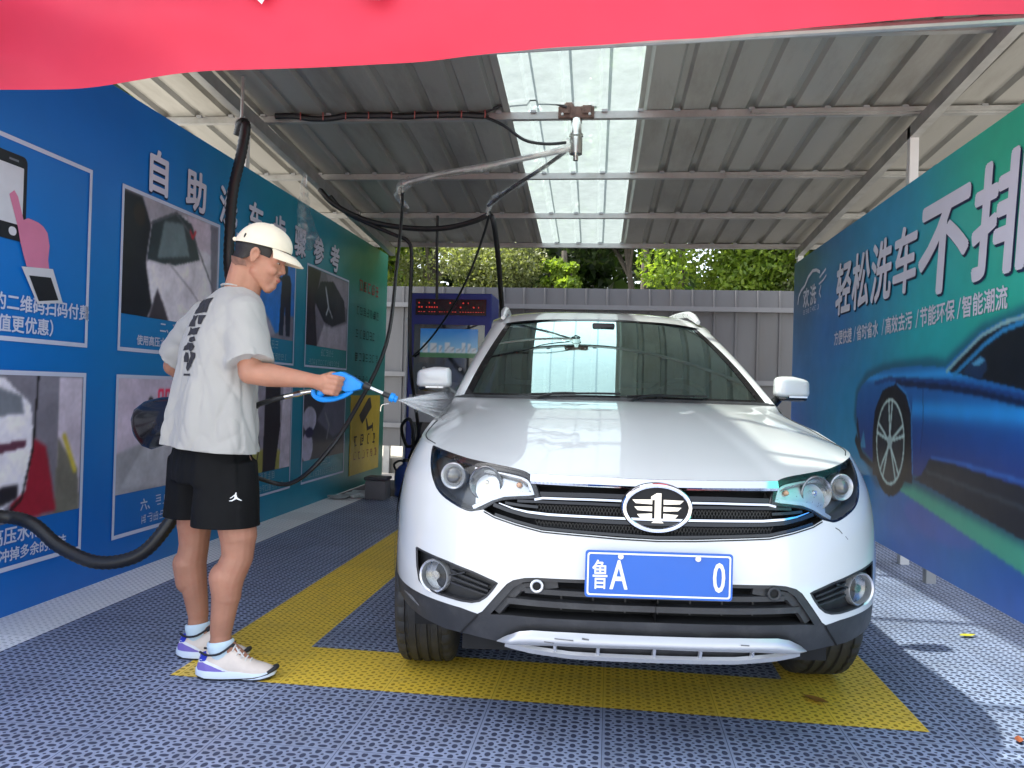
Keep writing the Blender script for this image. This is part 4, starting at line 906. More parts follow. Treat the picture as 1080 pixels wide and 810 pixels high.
# --- headlights
HLP = HLB+HLT+chaik(HLU, 1)
for s in (1, -1):
    mb = MB(); recess(mb, A_(HLP), .085, -.002, s, inward=.01); h = obj('headlight', mb, mat('headlight_housing', (.16, .162, .165), .35, .3, .1), CAR, fixn=False)
    mb = MB(); ribbon(mb, [(q[0], q[1]-.006) for q in HLT], .018, -.004, .003, s, step=.015); ribbon(mb, HLP+[HLP[0]], .009, -.003, .004, s, step=.015); obj('gasket', mb, gloss, h)
    mb = MB(); ribbon(mb, [(.575, .868), (.50, .862), (.42, .848), (.395, .835), (.382, .80), (.425, .796), (.475, .79), (.515, .775), (.565, .748), (.575, .742)], .017, -.016, .010, s, step=.012); obj('chrome_trim', mb, silver, h)
    mb = MB(); V, F = fill(A_([(.565, .75), (.50, .782), (.39, .80), (.40, .835), (.50, .855), (.56, .862)]), .02); mb.add([(lambda p: Vector((s*p.x, p.y+.035, p.z)))(Sf(a, z)) for a, z in V], F); obj('turn_lamp', mb, silver, h)
    mb = MB(); c = Sf(XA(.425, .818), .818); mb.ell((s*c.x, c.y+.03, c.z), (.010, .010, .009)); obj('amber_bulb', mb, mat('amber_bulb', (.75, .42, .26), .25), h)
    dimc = mat('lamp_reflector', (.30, .31, .32), .2, .9, .3, 40, bump=.004, bscale=45)
    def dish(x, z, r, dep, yoff, m_, nm, cen):
        mb = MB(); c = Sf(XA(x, z), z); c = Vector((s*c.x, c.y+yoff, c.z)); dr = Vector((s*.28, -1, 0)).normalized(); q = dr.cross(Vector((0, 0, 1))).normalized(); rs = []
        for k in range(8):
            t = k/7; rs.append([c-dr*dep*(1-(1-t)**2)+q*(r*(1-t*.93)*math.cos(2*math.pi*j/32))+Vector((0, 0, r*(1-t*.93)*math.sin(2*math.pi*j/32))) for j in range(32)])
        mb.rings(rs, caps=(False, True))
        mb.rings([[c+dr*d+q*(rr*math.cos(2*math.pi*j/32))+Vector((0, 0, rr*math.sin(2*math.pi*j/32))) for j in range(32)] for rr, d in ((r, 0), (r+.004, .003), (r+.007, 0), (r+.007, -.03))], caps=(False, False))
        o = obj(nm, mb, m_, h)
        return c, dr, q
    c, dr, q = dish(.535, .816, .050, .035, .022, dimc, 'reflector', 0)
    mb = MB(); mb.ell(c-dr*.022, (.010, .016, .010)); mb.cyl(c-dr*.03, c-dr*.008, .008); obj('bulb', mb, M['brass'], h)
    c, dr, q = dish(.648, .828, .038, .02, .028, silver, 'projector_ring', 0)
    mb = MB(); mb.ell(c-dr*.012, (.031, .022, .031)); obj('projector_lens', mb, mat('projector_glass', (.20, .19, .18), .05, .3, .05, coat=1), h)
    V, F = fill(A_(HLP), .02); mb = MB(); mb.add([(lambda p: Vector((s*p.x, p.y, p.z)))(Sf(a, z, .0015)) for a, z in V], F); obj('lens', mb, M['lens'], h)
# --- grille
GR = [(0, .823), (.366, .823), (.362, .790), (.363, .784), (.423, .780), (.473, .774), (.50, .764), (.538, .74)]+GRB[::-1]
mb = MB()
for s in (1, -1): recess(mb, A_(GR), .07, -.001, s)
G = obj('grille', mb, dark, CAR, fixn=False)
mb = MB()
for s in (1, -1): ribbon(mb, [(0, .839), (.2, .841), (.388, .8425)], .030, .002, .008, s)
obj('chrome_strip', mb, M['chrome'], G)
mb = MB()
for s in (1, -1):
    ribbon(mb, [(0, .787), (.2, .788), (.35, .786), (.375, .780)], .009, -.008, .012, s)
    ribbon(mb, [(0, .735), (.2, .737), (.33, .738), (.395, .742), (.44, .749), (.485, .762)], .010, -.006, .012, s, taper=lambda t: 1 if t < .8 else 1-.7*(t-.8)/.2)
obj('chrome_bar', mb, M['chrome'], G)
mb = MB()
for s in (1, -1):
    ribbon(mb, [(0, .802), (.2, .803), (.36, .800)], .020, -.016, .010, s)
    ribbon(mb, [(0, .724), (.2, .726), (.34, .728), (.40, .732), (.46, .744), (.505, .757)], .016, -.012, .012, s)
    ribbon(mb, [(0, .684), (.2, .691), (.35, .697), (.43, .712), (.50, .728)], .012, -.010, .010, s)
    ribbon(mb, [(0, .775), (.2, .777), (.36, .776), (.43, .774)], .012, -.012, .010, s)
    ribbon(mb, [(.365, .760), (.42, .762), (.47, .766)], .012, -.016, .010, s)
obj('black_bar', mb, gloss, G)
mb = MB()
for zc in (.756, .705):
    for k in range(-36, 37):
        x = k*.0105+.003
        if abs(x) > .37: continue
        for sg2 in (1, -1):
            z0, z1 = zc-.016, zc+.016; p = Sf(XA(abs(x), zc), zc, -.022); xx = x
            a_ = Vector((xx-.008*sg2, p.y, z0)); b_ = Vector((xx+.008*sg2, p.y, z1)); mb.tube([a_, b_], .0014, 4, 1)
obj('mesh_panel', mb, clad, G)['kind'] = 'stuff'
mb = MB(); ribbon(mb, [(x, z-.0045) for x, z in GRB], .004, .0005, .002); ribbon(mb, [(x, z-.0045) for x, z in GRB], .004, .0005, .002, -1); obj('grille_seam', mb, dark, G)
# emblem: upright bar between wings in an oval
yE = Sf(0, .772).y-.012; k_ = .104/132
def e3(x, z, w=0): return Vector(((x-338)*k_, yE-w, .772-(z-173)*k_))
mb = MB(); mb.prism([(338+140*math.cos(R(q)), 173+98*math.sin(R(q))) for q in range(0, 360, 8)], lambda u, v, w: e3(u, v, w-.02), .02); E_ = obj('emblem', mb, dark, CAR, smooth=False)
mb = MB(); mb.tube([e3(338+128*math.cos(R(q)), 173+88*math.sin(R(q)), .003) for q in range(0, 361, 6)], .0085, 10, 1); obj('oval_ring', mb, M['chrome'], E_)
mb = MB(); f3 = lambda u, v, w: e3(u, v, w)
mb.prism([(313, 128), (335, 114), (353, 114), (353, 220), (364, 230), (316, 230), (328, 220), (328, 141), (313, 141)], f3, .006)
for z0, xo in ((139, 440), (166, 432), (193, 420)):
    w_ = [(362, z0), (xo, z0+2), (xo-14, z0+16), (362, z0+19)]
    if z0 == 193: w_ = [(362, 193), (420, 197), (404, 216), (362, 213)]
    mb.prism(w_, f3, .006); mb.prism([(680-x, z) for x, z in w_][::-1], f3, .006)
obj('winged_one', mb, M['chrome'], E_, smooth=False)
# wear: scuffed corner, scratches, joint in the lower trim
for s in (1, -1):
    mb = MB(); mb.tube([(lambda p: Vector((s*p.x, p.y, p.z)))(Sf(XA(x, z), z, .0)) for x, z in ((.545, .412), (.56, .39), (.585, .36), (.60, .338))], .0028, 5, 2); obj('trim_joint', mb, dark, CAR)
scf = mat('scuffed_plastic', (.16, .16, .165), .75, 0, .5, 40)
mb = MB(); ribbon(mb, [(.822, .405), (.79, .400), (.755, .385)], .014, -.0015, .0006, -1, taper=lambda t: .25+.75*math.sin(math.pi*t)); obj('scuff', mb, scf, CAR)
mb = MB(); ribbon(mb, [(.585, .712), (.60, .704), (.612, .692)], .003, .0002, .0004, 1); obj('scratch', mb, mat('paint_scratch', (.12, .12, .11), .7), CAR)
mb = MB(); ribbon(mb, [(.625, .683), (.635, .672)], .0022, .0002, .0004, 1); obj('scratch', mb, scf, CAR)
for x0, x1, z in ((-.30, -.245, .385), (-.22, -.20, .390), (.25, .275, .386), (-.33, -.30, .372)):
    mb = MB(); ribbon(mb, [(x0, z), (x1, z-.002)], .004, .0365, .0008); obj('scratch', mb, scf, CAR)
# --- number plate (the characters the picture hides are left out)
yP = -.957
mb = MB(); mb.prism([(x-.0, z) for x, z in rrect(-.22, .510, .22, .650, .010)], lambda u, v, w: Vector((u, yP-w, v)), .003); PLT = obj('number_plate', mb, mat('plate_blue', lin((12, 92, 186)), .35, 0, .04, coat=.3), CAR, smooth=False)
mb = MB()
o_ = rrect(-.214, .516, .214, .644, .008); i_ = rrect(-.209, .521, .209, .639, .006); n = len(o_)
mb.add([Vector((x, yP-.0045, z)) for x, z in o_+i_], [(i, (i+1) % n, n+(i+1) % n, n+i) for i in range(n)])
P3 = lambda dx, dz: (lambda x, y, z: Vector((dx+x, yP-.0045+z*0-z*0, dz+y)) if z == 0 else Vector((dx+x, yP-.0045-z, dz+y)))
text_mb('鲁', .093, P3(-.200, .543), .0008, sx=.54, mb=mb); text_mb('A', .125, P3(-.145, .536), .0012, sx=.62, mb=mb)
text_mb('0', .125, P3(.160, .536), .0012, sx=.62, mb=mb)
obj('lettering', mb, mat('plate_white', (.8, .82, .85), .4), PLT, smooth=False, fixn=False)
for x in (-.115, .115): mb = MB(); mb.cyl((x, yP-.003, .634), (x, yP-.009, .634), .0085, seg=14); obj('bolt', mb, silver, PLT)
# --- door mirrors
for s in (1, -1):
    def se(cx, cy, cz, rx, ry, rz, e=.40, top_=0):
        mb = MB(); mb.ell((0, 0, 0), (1, 1, 1), nu=32, nv=20); sg = lambda q, p: math.copysign(abs(q)**p, q)
        for v in mb.v:
            x, y, z = sg(v.x, e), sg(v.y, .75), sg(v.z, e); x, z = x*(1+.05*(z < 0)*abs(z)), (z*(1-.30*max(0, x)) if z > 0 else z*.86)
            v.x = s*(cx+rx*x); v.y = cy+ry*y+.012*x; v.z = cz+rz*z
        return mb
    dm = obj('door_mirror', se(.855, .50, 1.170, .084, .055, .055), paint, CAR)
    obj('lower_shell', se(.855, .505, 1.120, .078, .045, .017, .6), gloss, dm)
    mb = MB(); mb.box((s*.86-.03, .447, 1.123), (s*.86+.055, .449, 1.131)); obj('indicator', mb, silver, dm, smooth=False)
    mb = MB(); mb.cap((s*.80, .51, 1.118), .02, (s*.745, .47, 1.075), .026); obj('foot', mb, gloss, dm)
    mb = MB(); mb.add([Vector((s*.742, .37, 1.078)), Vector((s*.775, .60, 1.078)), Vector((s*.765, .64, 1.13)), Vector((s*.735, .52, 1.14))], [(0, 1, 2, 3)]); obj('mirror_patch', mb, gloss, CAR, smooth=False, fixn=False)
# --- roof rails
for s in (1, -1):
    mb = MB(); mb.tube([(s*.555, 1.22, 1.535), (s*.55, 1.36, 1.580), (s*.545, 1.55, 1.610), (s*.54, 2.1, 1.630), (s*.53, 2.8, 1.600), (s*.52, 2.95, 1.550)], [.012, .022, .020, .016, .018, .012], 10, 4); obj('roof_rail', mb, silver if 0 else mat('pale_rail', (.7, .71, .72), .3, .3), CAR)
# --- wheels
rub = mat('tyre_rubber', (.030, .030, .031), .62, 0, .2, 10, bump=.0005, bscale=120, dirt=.3, dirtcol=(.10, .095, .09))
def tyre(xc, yc, s):
    mb = MB(); R0 = .352; W = .1125; NS = 144
    prof = [(-.9*W, .235), (-1.0*W, .265), (-1.02*W, .30), (-.96*W, .330), (-.86*W, .344), (-.80*W, .3475)]
    gro = [-.56, -.19, .19, .56]; px = []
    x = -.76
    for g in gro: px += [(g-.075, 1), (g-.05, 0), (g+.05, 0), (g+.075, 1)]
    prof += [(q*W, R0-.0008*abs(q)*3 if up else R0-.009) for q, up in px]
    prof += [(.80*W, .3475), (.86*W, .344), (.96*W, .330), (1.02*W, .30), (1.0*W, .265), (.9*W, .235)]
    rs = []
    for k in range(NS):
        an = 2*math.pi*k/NS; ring = []
        for i, (x, r) in enumerate(prof):
            rr = r
            if k % 4 == 0 and (.60*W < abs(x) < .97*W) and r > .32: rr = r-.007
            ring.append(Vector((xc+x, yc+rr*math.cos(an), .350+rr*math.sin(an))))
        rs.append(ring)
    rs.append(rs[0]); mb.rings(rs, closed=False, caps=(False, False)); return mb
for s in (1, -1):
    for yc in (0, 2.675):
        wh = obj('wheel', (lambda m: (m.cyl((s*.70, yc, .35), (s*.80, yc, .35), .07), m)[1])(MB()), dark, CAR)
        obj('tyre', tyre(s*.7775, yc, s), rub, wh, sharp=28)
        mb = MB(); xo = s*.865
        mb.rings([[Vector((s*x, yc+r*math.cos(R(9*k)), .35+r*math.sin(R(9*k)))) for k in range(40)] for x, r in ((.69, .222), (.70, .238), (.86, .236), (.872, .24), (.872, .228), (.85, .222), (.72, .215))], caps=(False, False))
        for k in range(5):
            an = R(90+72*k)
            for d in (-.16, .16):
                mb.tube([Vector((s*.855, yc+.03*math.cos(an), .35+.03*math.sin(an))), Vector((s*.862, yc+.22*math.cos(an+d), .35+.22*math.sin(an+d)))], [.016, .011], 6, 1)
        mb.cyl((s*.83, yc, .35), (s*.872, yc, .35), .04); obj('rim', mb, silver, wh)
# ================================================================ person
PX = thing('person', (-1.50, 3.02, 0), 'young man in a cream cap, pale grey T-shirt and black shorts, spraying the car', 'person')
skinm = mat('skin', lin((180, 127, 102)), .5, 0, .16, 9, bump=.0009, bscale=110, sss=.1, dirt=.25, dirtcol=lin((176, 96, 74)))
skin2 = skinm
Lx, Fx = Vector((-.75, .66, 0)), Vector((.66, .75, 0))
mb = MB()
# legs
for (hip, kn, cf, an, kr) in (((-1.46, 2.965, .80), (-1.405, 2.955, .485), (-1.435, 2.945, .375), (-1.458, 2.945, .12), 1), ((-1.645, 3.115, .80), (-1.680, 3.135, .485), (-1.690, 3.135, .375), (-1.655, 3.14, .12), -1)):
    hip, kn, cf, an = map(Vector, (hip, kn, cf, an))
    mb.cap(hip, .090, kn+Vector((0, 0, .05)), .070)
    mb.cap(kn+Vector((0, 0, .05)), .068, kn-Vector((0, 0, .03)), .059)
    mb.cap(kn-Vector((0, 0, .03)), .059, cf, .060); mb.cap(cf+Vector((-.010, 0, .0)), .064, cf+Vector((-.006, 0, -.07)), .055)
    mb.cap(cf, .060, an+Vector((0, 0, .05)), .041); mb.cap(an+Vector((0, 0, .05)), .038, an, .040)
    mb.ell(kn+Vector((.022, .010, 0)), (.034, .036, .050)); mb.ell(an+Vector((0, -.03, -.005)), (.014, .014, .016)); mb.ell(an+Vector((0, .03, -.003)), (.014, .012, .016))
    mb.cap(an, .040, an+Vector((.10, .012, -.075)), .030)
# torso
mb.ell((-1.56, 3.03, .88), (.13, .12, .13)); mb.cap((-1.56, 3.03, .90), .105, (-1.53, 3.04, 1.25), .115)
mb.cap((-1.42, 2.965, 1.365), .055, (-1.63, 3.145, 1.365), .055); mb.cap((-1.50, 3.04, 1.36), .085, (-1.475, 3.04, 1.45), .060)
# neck and head
hc = Vector((-1.385, 3.035, 1.612)); yw, pt = R(12), R(19)
hf = Vector((math.cos(yw)*math.cos(pt), math.sin(yw)*math.cos(pt), -math.sin(pt))); hl = Vector((-math.sin(yw), math.cos(yw), 0)); hu = hf.cross(hl)
HM = Matrix((hf, hl, hu)).transposed()
def H(x, y, z): return hc+HM @ Vector((x, y, z))
mb.cap((-1.485, 3.04, 1.44), .060, H(-.045, 0, -.035), .056); mb.cap((-1.44, 3.04, 1.455), .048, H(-.012, 0, -.06), .046)
def he(c, r): mb.ell(H(*c), r, HM, 24, 16)
he((-.012, 0, .035), (.096, .076, .090)); he((.030, 0, -.02), (.062, .060, .080)); he((.038, 0, -.065), (.046, .047, .042))
mb.cap(H(.066, .010, -.100), .019, H(.066, -.010, -.100), .019); mb.cap(H(.005, .036, -.055), .022, H(.055, .016, -.092), .019); mb.cap(H(.005, -.036, -.055), .022, H(.055, -.016, -.092), .019)
mb.cap(H(.086, 0, .012), .008, H(.101, 0, -.020), .0095); he((.092, .011, -.026), (.011, .008, .0075)); he((.092, -.011, -.026), (.011, .008, .0075))
for q in (1, -1):
    mb.cap(H(.082, .012*q, .022), .012, H(.068, .045*q, .020), .012); he((.060, .036*q, -.028), (.028, .024, .024))
he((.088, 0, -.052), (.012, .022, .0065)); he((.086, 0, -.064), (.012, .019, .0075)); he((.078, 0, -.085), (.018, .022, .018))
for q in (1, -1):                                    # ears
    mb.tube([H(-.006, .074*q, -.030), H(-.016, .080*q, -.012), H(-.018, .086*q, .012), H(-.006, .088*q, .026), H(.006, .083*q, .016), H(.006, .077*q, -.002)], [.006, .0065, .007, .007, .006, .005], 8, 3)
    he((-.006, .077*q, -.004), (.014, .006, .024))
# right arm (holds the gun)
sh, el, wr = Vector((-1.390, 2.93, 1.37)), Vector((-1.335, 2.865, 1.160)), Vector((-1.105, 2.900, 1.136))
mb.cap(sh, .050, el, .044); mb.cap(el, .043, el.lerp(wr, .3), .045); mb.cap(el.lerp(wr, .3), .045, wr, .027); mb.ell(wr, (.03, .026, .026))
# right hand: palm and curled fingers around the handle
hd = (Vector((-1.02, 2.935, 1.118))-wr).normalized()
pc = Vector((-1.062, 2.912, 1.128))
mb.cap(wr, .027, pc+Vector((-.015, 0, 0)), .030); mb.ell(pc, (.036, .020, .036))
for k, (zz, ln) in enumerate(((.026, 1.), (.006, 1.06), (-.014, 1.), (-.032, .85))):
    b = pc+Vector((.016-.004*k, -.010, zz)); q1 = b+Vector((.034*ln, -.006, -.004)); q2 = q1+Vector((.012, .024*ln, -.003)); q3 = q2+Vector((-.020, .014, -.001))
    if k == 0: q2 = q1+Vector((.018, .018, -.004)); q3 = q2+Vector((-.006, .016, 0))
    for a_, b_, r0, r1 in ((b, q1, .0105, .0100), (q1, q2, .0100, .0092), (q2, q3, .0092, .0080)): mb.cap(a_, r0, b_, r1, 10)
tb = pc+Vector((-.010, .010, .024)); t1 = tb+Vector((.028, .016, .012)); t2 = t1+Vector((.026, .004, -.004))
mb.cap(pc+Vector((-.02, .004, .01)), .016, tb, .013, 10); mb.cap(tb, .0125, t1, .0110, 10); mb.cap(t1, .0110, t2, .0088, 10)
# left arm, bent, hand held in front of the body
sh, el, wr = Vector((-1.665, 3.175, 1.365)), Vector((-1.868, 3.265, 1.185)), Vector((-1.72, 3.42, 1.06))
mb.cap(sh, .048, el, .042); mb.cap(el, .042, el.lerp(wr, .3), .043); mb.cap(el.lerp(wr, .3), .043, wr, .026)
hd2 = (wr-el).normalized(); pc2 = wr+hd2*.06; sidev = hd2.cross(Vector((0, 0, 1))).normalized(); dnv = sidev.cross(hd2)
mb.cap(wr, .026, pc2, .026); mb.ell(pc2, (.03, .03, .034))
for k in range(4):
    b = pc2+dnv*(.028-.019*k)+hd2*.02; q1 = b+hd2*.034; q2 = q1+hd2*.018+sidev*.018; q3 = q2+sidev*.020-hd2*.004
    for a_, b_, r0, r1 in ((b, q1, .010, .0096), (q1, q2, .0096, .009), (q2, q3, .009, .008)): mb.cap(a_, r0, b_, r1, 10)
mb.cap(pc2+dnv*.02, .014, pc2+dnv*.045+hd2*.02, .0115, 10); mb.cap(pc2+dnv*.045+hd2*.02, .0115, pc2+dnv*.048+hd2*.05, .009, 10)
bod = obj('body', skin(mb, .0042, 5, .5), skinm, PX, sharp=0, fixn=False)
# eyes, brows
eyew = mat('eye_white', (.35, .30, .27), .5); eyed = mat('eye_dark', (.02, .012, .01), .1); hairm = mat('dark_hair', (.018, .013, .010), .55, 0, .3, 60, bump=.002, bscale=260)
for q in (1, -1):
    m2 = MB(); m2.ell(H(.0765, .030*q, .005), (.0062, .010, .0040), HM); e_ = obj('eye', m2, eyew, PX)
    m2 = MB(); m2.ell(H(.0815, .030*q, .005), (.0022, .0052, .0038), HM); obj('pupil', m2, eyed, e_)
    m2 = MB(); m2.tube([H(.086, .016*q, .022), H(.083, .032*q, .026), H(.072, .047*q, .022)], [.0025, .003, .0015], 6, 3); obj('eyebrow', m2, hairm, PX)
m2 = MB(); m2.ell(H(.093, 0, -.058), (.0085, .019, .0080), HM); obj('lips', m2, mat('lip_skin', lin((172, 96, 84)), .45), PX)
# hair: close-cropped shell under the cap
m2 = MB(); n_ = 48
rs = []
for j in range(9):
    ring = []
    for i in range(n_):
        b = math.pi*(.29+1.42*i/(n_-1)); lo = -.045 if abs(b-math.pi) < .9 else (-.045+.055*min(1, (abs(b-math.pi)-.9)/.8))
        z = lo+(.062-lo)*j/8; rr = max(math.sqrt(max(0, 1-((z-.035)/.093)**2)), .90 if b > 1.9 and b < 4.4 else .7); k = 1.0+.022*min(1, (j+1)/2.)
        ring.append(H(-.012+.097*rr*k*math.cos(b), .078*rr*k*math.sin(b), z))
    rs.append(ring)
m2.rings(rs, closed=False); obj('hair', m2, hairm, PX, fixn=False, sharp=0)
m2 = MB(); rs = []
for j in range(7):
    ring = []
    for i in range(40):
        b = math.pi*(.57+.86*i/39); z = (-.052-.022*math.cos((b-math.pi)*1.2)**2)*(1-j/6)-.03*j/6; k = .985+.012*j
        ring.append(H(-.012+.0905*k*math.cos(b)+.010*(1-j/6), .072*k*math.sin(b), z))
    rs.append(ring)
m2.rings(rs, closed=False); obj('hair_fade', m2, mat('cropped_hair', lin((132, 94, 76)), .7, 0, .3, 60, bump=.001, bscale=300), PX, fixn=False, sharp=0)
# cap
capm = mat('cream_cotton', lin((236, 222, 196)), .8, 0, .04, 30, bump=.0005, bscale=500, sheen=.2)
m2 = MB(); rs = []
for j in range(13):
    t = j/12; ring = []
    for i in range(40):
        b = 2*math.pi*i/40; zb = .042+.016*math.cos(b); ph = t*math.pi/2
        rx, ry = .110*math.cos(ph)**.9, .092*math.cos(ph)**.9; z = zb+(.141-zb)*math.sin(ph)
        k = 1+.012*math.cos(6*b)*math.sin(2*ph)
        ring.append(H(-.006+rx*k*math.cos(b), ry*k*math.sin(b), z))
    rs.append(ring)
m2.rings(rs, True, (False, True)); cp = obj('cap', m2, capm, PX, sharp=0)
m2 = MB()
def brim(u, v, o):
    b = R(-62+124*u); rx = .104; x0, y0 = -.006+rx*math.cos(b), .088*math.sin(b); ex = .066*math.cos(b*1.25)**.8 if abs(b) < 1.25 else 0
    x, y = x0+ex*v, y0*(1+.06*v); return H(x, y, .057-.030*v*v-.10*y*y*8*v-.004*(1-v)+o-.35*y*y)
m2.grid(lambda u, v: brim(u, v, 0), 30, 8); m2.grid(lambda u, v: brim(u, v, -.004), 30, 8)
m2.tube([brim(k/20, 1, -.002) for k in range(21)], .0032, 6, 1); obj('brim', m2, capm, cp, sharp=0)
m2 = MB(); m2.tube([H(-.112, .03, .035), H(-.120, 0, .036), H(-.112, -.03, .035)], .008, 6, 3); m2.ell(H(-.004, 0, .141), (.009, .009, .004), HM); obj('strap', m2, capm, cp)
m2 = MB(); m2.ell(H(-.068, -.0745, .058), (.0035, .004, .010), HM); obj('tab', m2, M['black_plastic'], cp)
# T-shirt
shm = mat('grey_cotton', lin((170, 167, 162)), .85, 0, .05, 6, bump=.0005, bscale=420, sheen=.15)
m2 = MB(); rings_ = []
SH = [(.845, -1.572, 3.03, .262, .165), (.93, -1.570, 3.03, .255, .155), (1.02, -1.562, 3.03, .242, .148), (1.15, -1.555, 3.035, .226, .140), (1.28, -1.538, 3.04, .216, .136), (1.37, -1.520, 3.045, .208, .125), (1.42, -1.508, 3.045, .190, .108), (1.455, -1.498, 3.045, .150, .090), (1.480, -1.488, 3.045, .100, .074), (1.497, -1.478, 3.045, .070, .064)]
for z, cx, cy, a1, b1 in SH:
    r = []
    for k in range(48):
        t = 2*math.pi*k/48; c_, s_ = math.cos(t), math.sin(t); q = Lx*(a1*math.copysign(abs(c_)**.85, c_))+Fx*(b1*math.copysign(abs(s_)**.85, s_))
        r.append(Vector((cx+q.x, cy+q.y, z+(.028*(-q.x)+.03*q.y if z < .9 else 0))))
    rings_.append(r)
m2.rings(rings_)
m2.ell((-1.405, 2.945, 1.385), (.08, .08, .078)); m2.tube([(-1.41, 2.95, 1.40), (-1.375, 2.915, 1.30), (-1.340, 2.872, 1.185)], [.078, .083, .092], 20, 2); m2.ell((-1.655, 3.165, 1.385), (.08, .08, .078)); m2.tube([(-1.65, 3.16, 1.40), (-1.745, 3.205, 1.32), (-1.845, 3.25, 1.215)], [.078, .082, .088], 20, 2)
me = skin(m2, .008, 4)
def cut(me, co, no, near=None):                      # open a hem: throw away what lies beyond a plane
    bm = bmesh.new(); bm.from_mesh(me); co = Vector(co); no = Vector(no).normalized()
    sel = set(v for v in bm.verts if near is None or (v.co-Vector(near[0])).length < near[1])
    g = [v for v in sel]+[e for e in bm.edges if e.verts[0] in sel and e.verts[1] in sel]+[f for f in bm.faces if all(v in sel for v in f.verts)]
    r = bmesh.ops.bisect_plane(bm, geom=g, plane_co=co, plane_no=no)
    dead = [v for v in bm.verts if (v.co-co).dot(no) > 1e-5 and (near is None or (v.co-Vector(near[0])).length < near[1]*1.02)]
    bmesh.ops.delete(bm, geom=dead, context='VERTS'); bm.to_mesh(me); bm.free(); return me
me = cut(me, (-1.57, 3.03, .862), (-.06, -.02, -1))
def folds(me, amp, fn):
    me.update(); nr = [v.normal.copy() for v in me.vertices]
    for v, n in zip(me.vertices, nr): v.co += n*amp*fn(v.co)
def shirt_f(c):
    q = c-Vector((-1.55, 3.04, 1.1)); l = q.dot(Lx); f = q.dot(Fx); ang = math.atan2(f, l)
    low = max(0, min(1, (1.36-c.z)/.4)); a = noise.noise(Vector((ang*2.1+c.z*1.1, c.z*1.0, 3)))*1.5+noise.noise(Vector((ang*4.5-c.z*2.2, c.z*2.6, 8)))*.75
    arm = 1 if (c-Vector((-1.36, 2.9, 1.28))).length < .15 or (c-Vector((-1.75, 3.2, 1.3))).length < .14 else 0
    sl = noise.noise(Vector((c.z*18+c.x*9, c.y*8, 5)))*(.45 if arm else .12)
    dr = 0
    for (p0, p1, w, am) in (((-1.43, 2.90, 1.30), (-1.60, 2.85, 1.02), .020, .9), ((-1.42, 2.93, 1.22), (-1.50, 2.86, .92), .018, .8), ((-1.46, 2.9, 1.33), (-1.66, 2.9, 1.22), .016, .6), ((-1.55, 2.86, 1.10), (-1.70, 2.95, .90), .018, .7)):
        p0, p1 = Vector(p0), Vector(p1); d = p1-p0; t = max(0, min(1, (c-p0).dot(d)/d.length_squared)); e = (c-p0-d*t).length; dr += am*math.exp(-(e/(w*2.2))**2)*math.sin(math.pi*min(1, t+.15))
    rg_ = (1-min(1, abs(noise.noise(Vector((ang*2.2+c.z*5.5, c.z*2.6-ang*.6, 21))))*2.2))**3; rg2 = (1-min(1, abs(noise.noise(Vector((ang*3.4-c.z*6.5, c.z*3.4, 31))))*2.4))**3
    return a*low+sl+dr*.9-(rg_*.5+rg2*.4)*min(1, low+.35)
folds(me, .015, shirt_f)
me = evalmesh(me, [('SOLIDIFY', dict(thickness=.003, offset=-1))])
TS = obj('t_shirt', me, shm, PX, sharp=0, fixn=False)
bv = BVHTree.FromPolygons([v.co+ORG[PX] for v in TS.data.vertices], [tuple(p.vertices) for p in TS.data.polygons])
m2 = MB(); m2.tube([Vector((-1.478, 3.045, 1.497))+(Lx*(.070*math.cos(R(15*k)))+Fx*(.064*math.sin(R(15*k))))+Vector((0, 0, -.004-.012*math.sin(R(15*k)))) for k in range(25)], .0042, 8, 1); obj('collar', m2, shm, TS)
# dark print down the back
camP = Vector((0, 0, 1.12)); pr_dir = (Vector((-1.56, 2.9, 1.3))-Vector((-1.9, 2.2, 1.3))).normalized()
def cast(p, o=.0022):
    h = bv.ray_cast(p-pr_dir*.6, pr_dir); return (h[0]+h[1]*o*(1 if h[1].dot(pr_dir) < 0 else -1)) if h[0] else None
prm = mat('dark_shirt_print', (.030, .028, .032), .8, 0, .2, 60)
m2 = MB(); sx_ = pr_dir.cross(Vector((0, 0, 1))).normalized(); base = Vector((-1.588, 2.95, 0)); r_ = random.Random(12)
def patch(pts, z0):
    V, F = fill(pts, .007); ps = [cast(base+sx_*(1.9*x+.10*(1.30-z))+Vector((0, 0, z))) for x, z in V]
    if all(p is not None for p in ps): m2.add(ps, F)
for (x0, x1, z0, z1, j) in ((-.026, .036, 1.385, 1.445, .003), (-.024, .004, 1.335, 1.378, .006), (.012, .036, 1.34, 1.374, .006), (-.016, .034, 1.298, 1.326, .009), (-.004, .024, 1.272, 1.293, .006), (-.024, .020, 1.238, 1.266, .008), (-.022, -.002, 1.192, 1.232, .006), (.004, .024, 1.186, 1.230, .007), (-.010, .012, 1.160, 1.19, .006), (-.018, .018, 1.142, 1.150, .001)):
    P_ = densify([(x0, z0), (x1, z0), (x1, z1), (x0, z1)], .014); patch([(x+r_.uniform(-j, j), z+r_.uniform(-j, j)*.6) for x, z in P_], z0)
obj('print', m2, prm, TS, fixn=False, smooth=False)
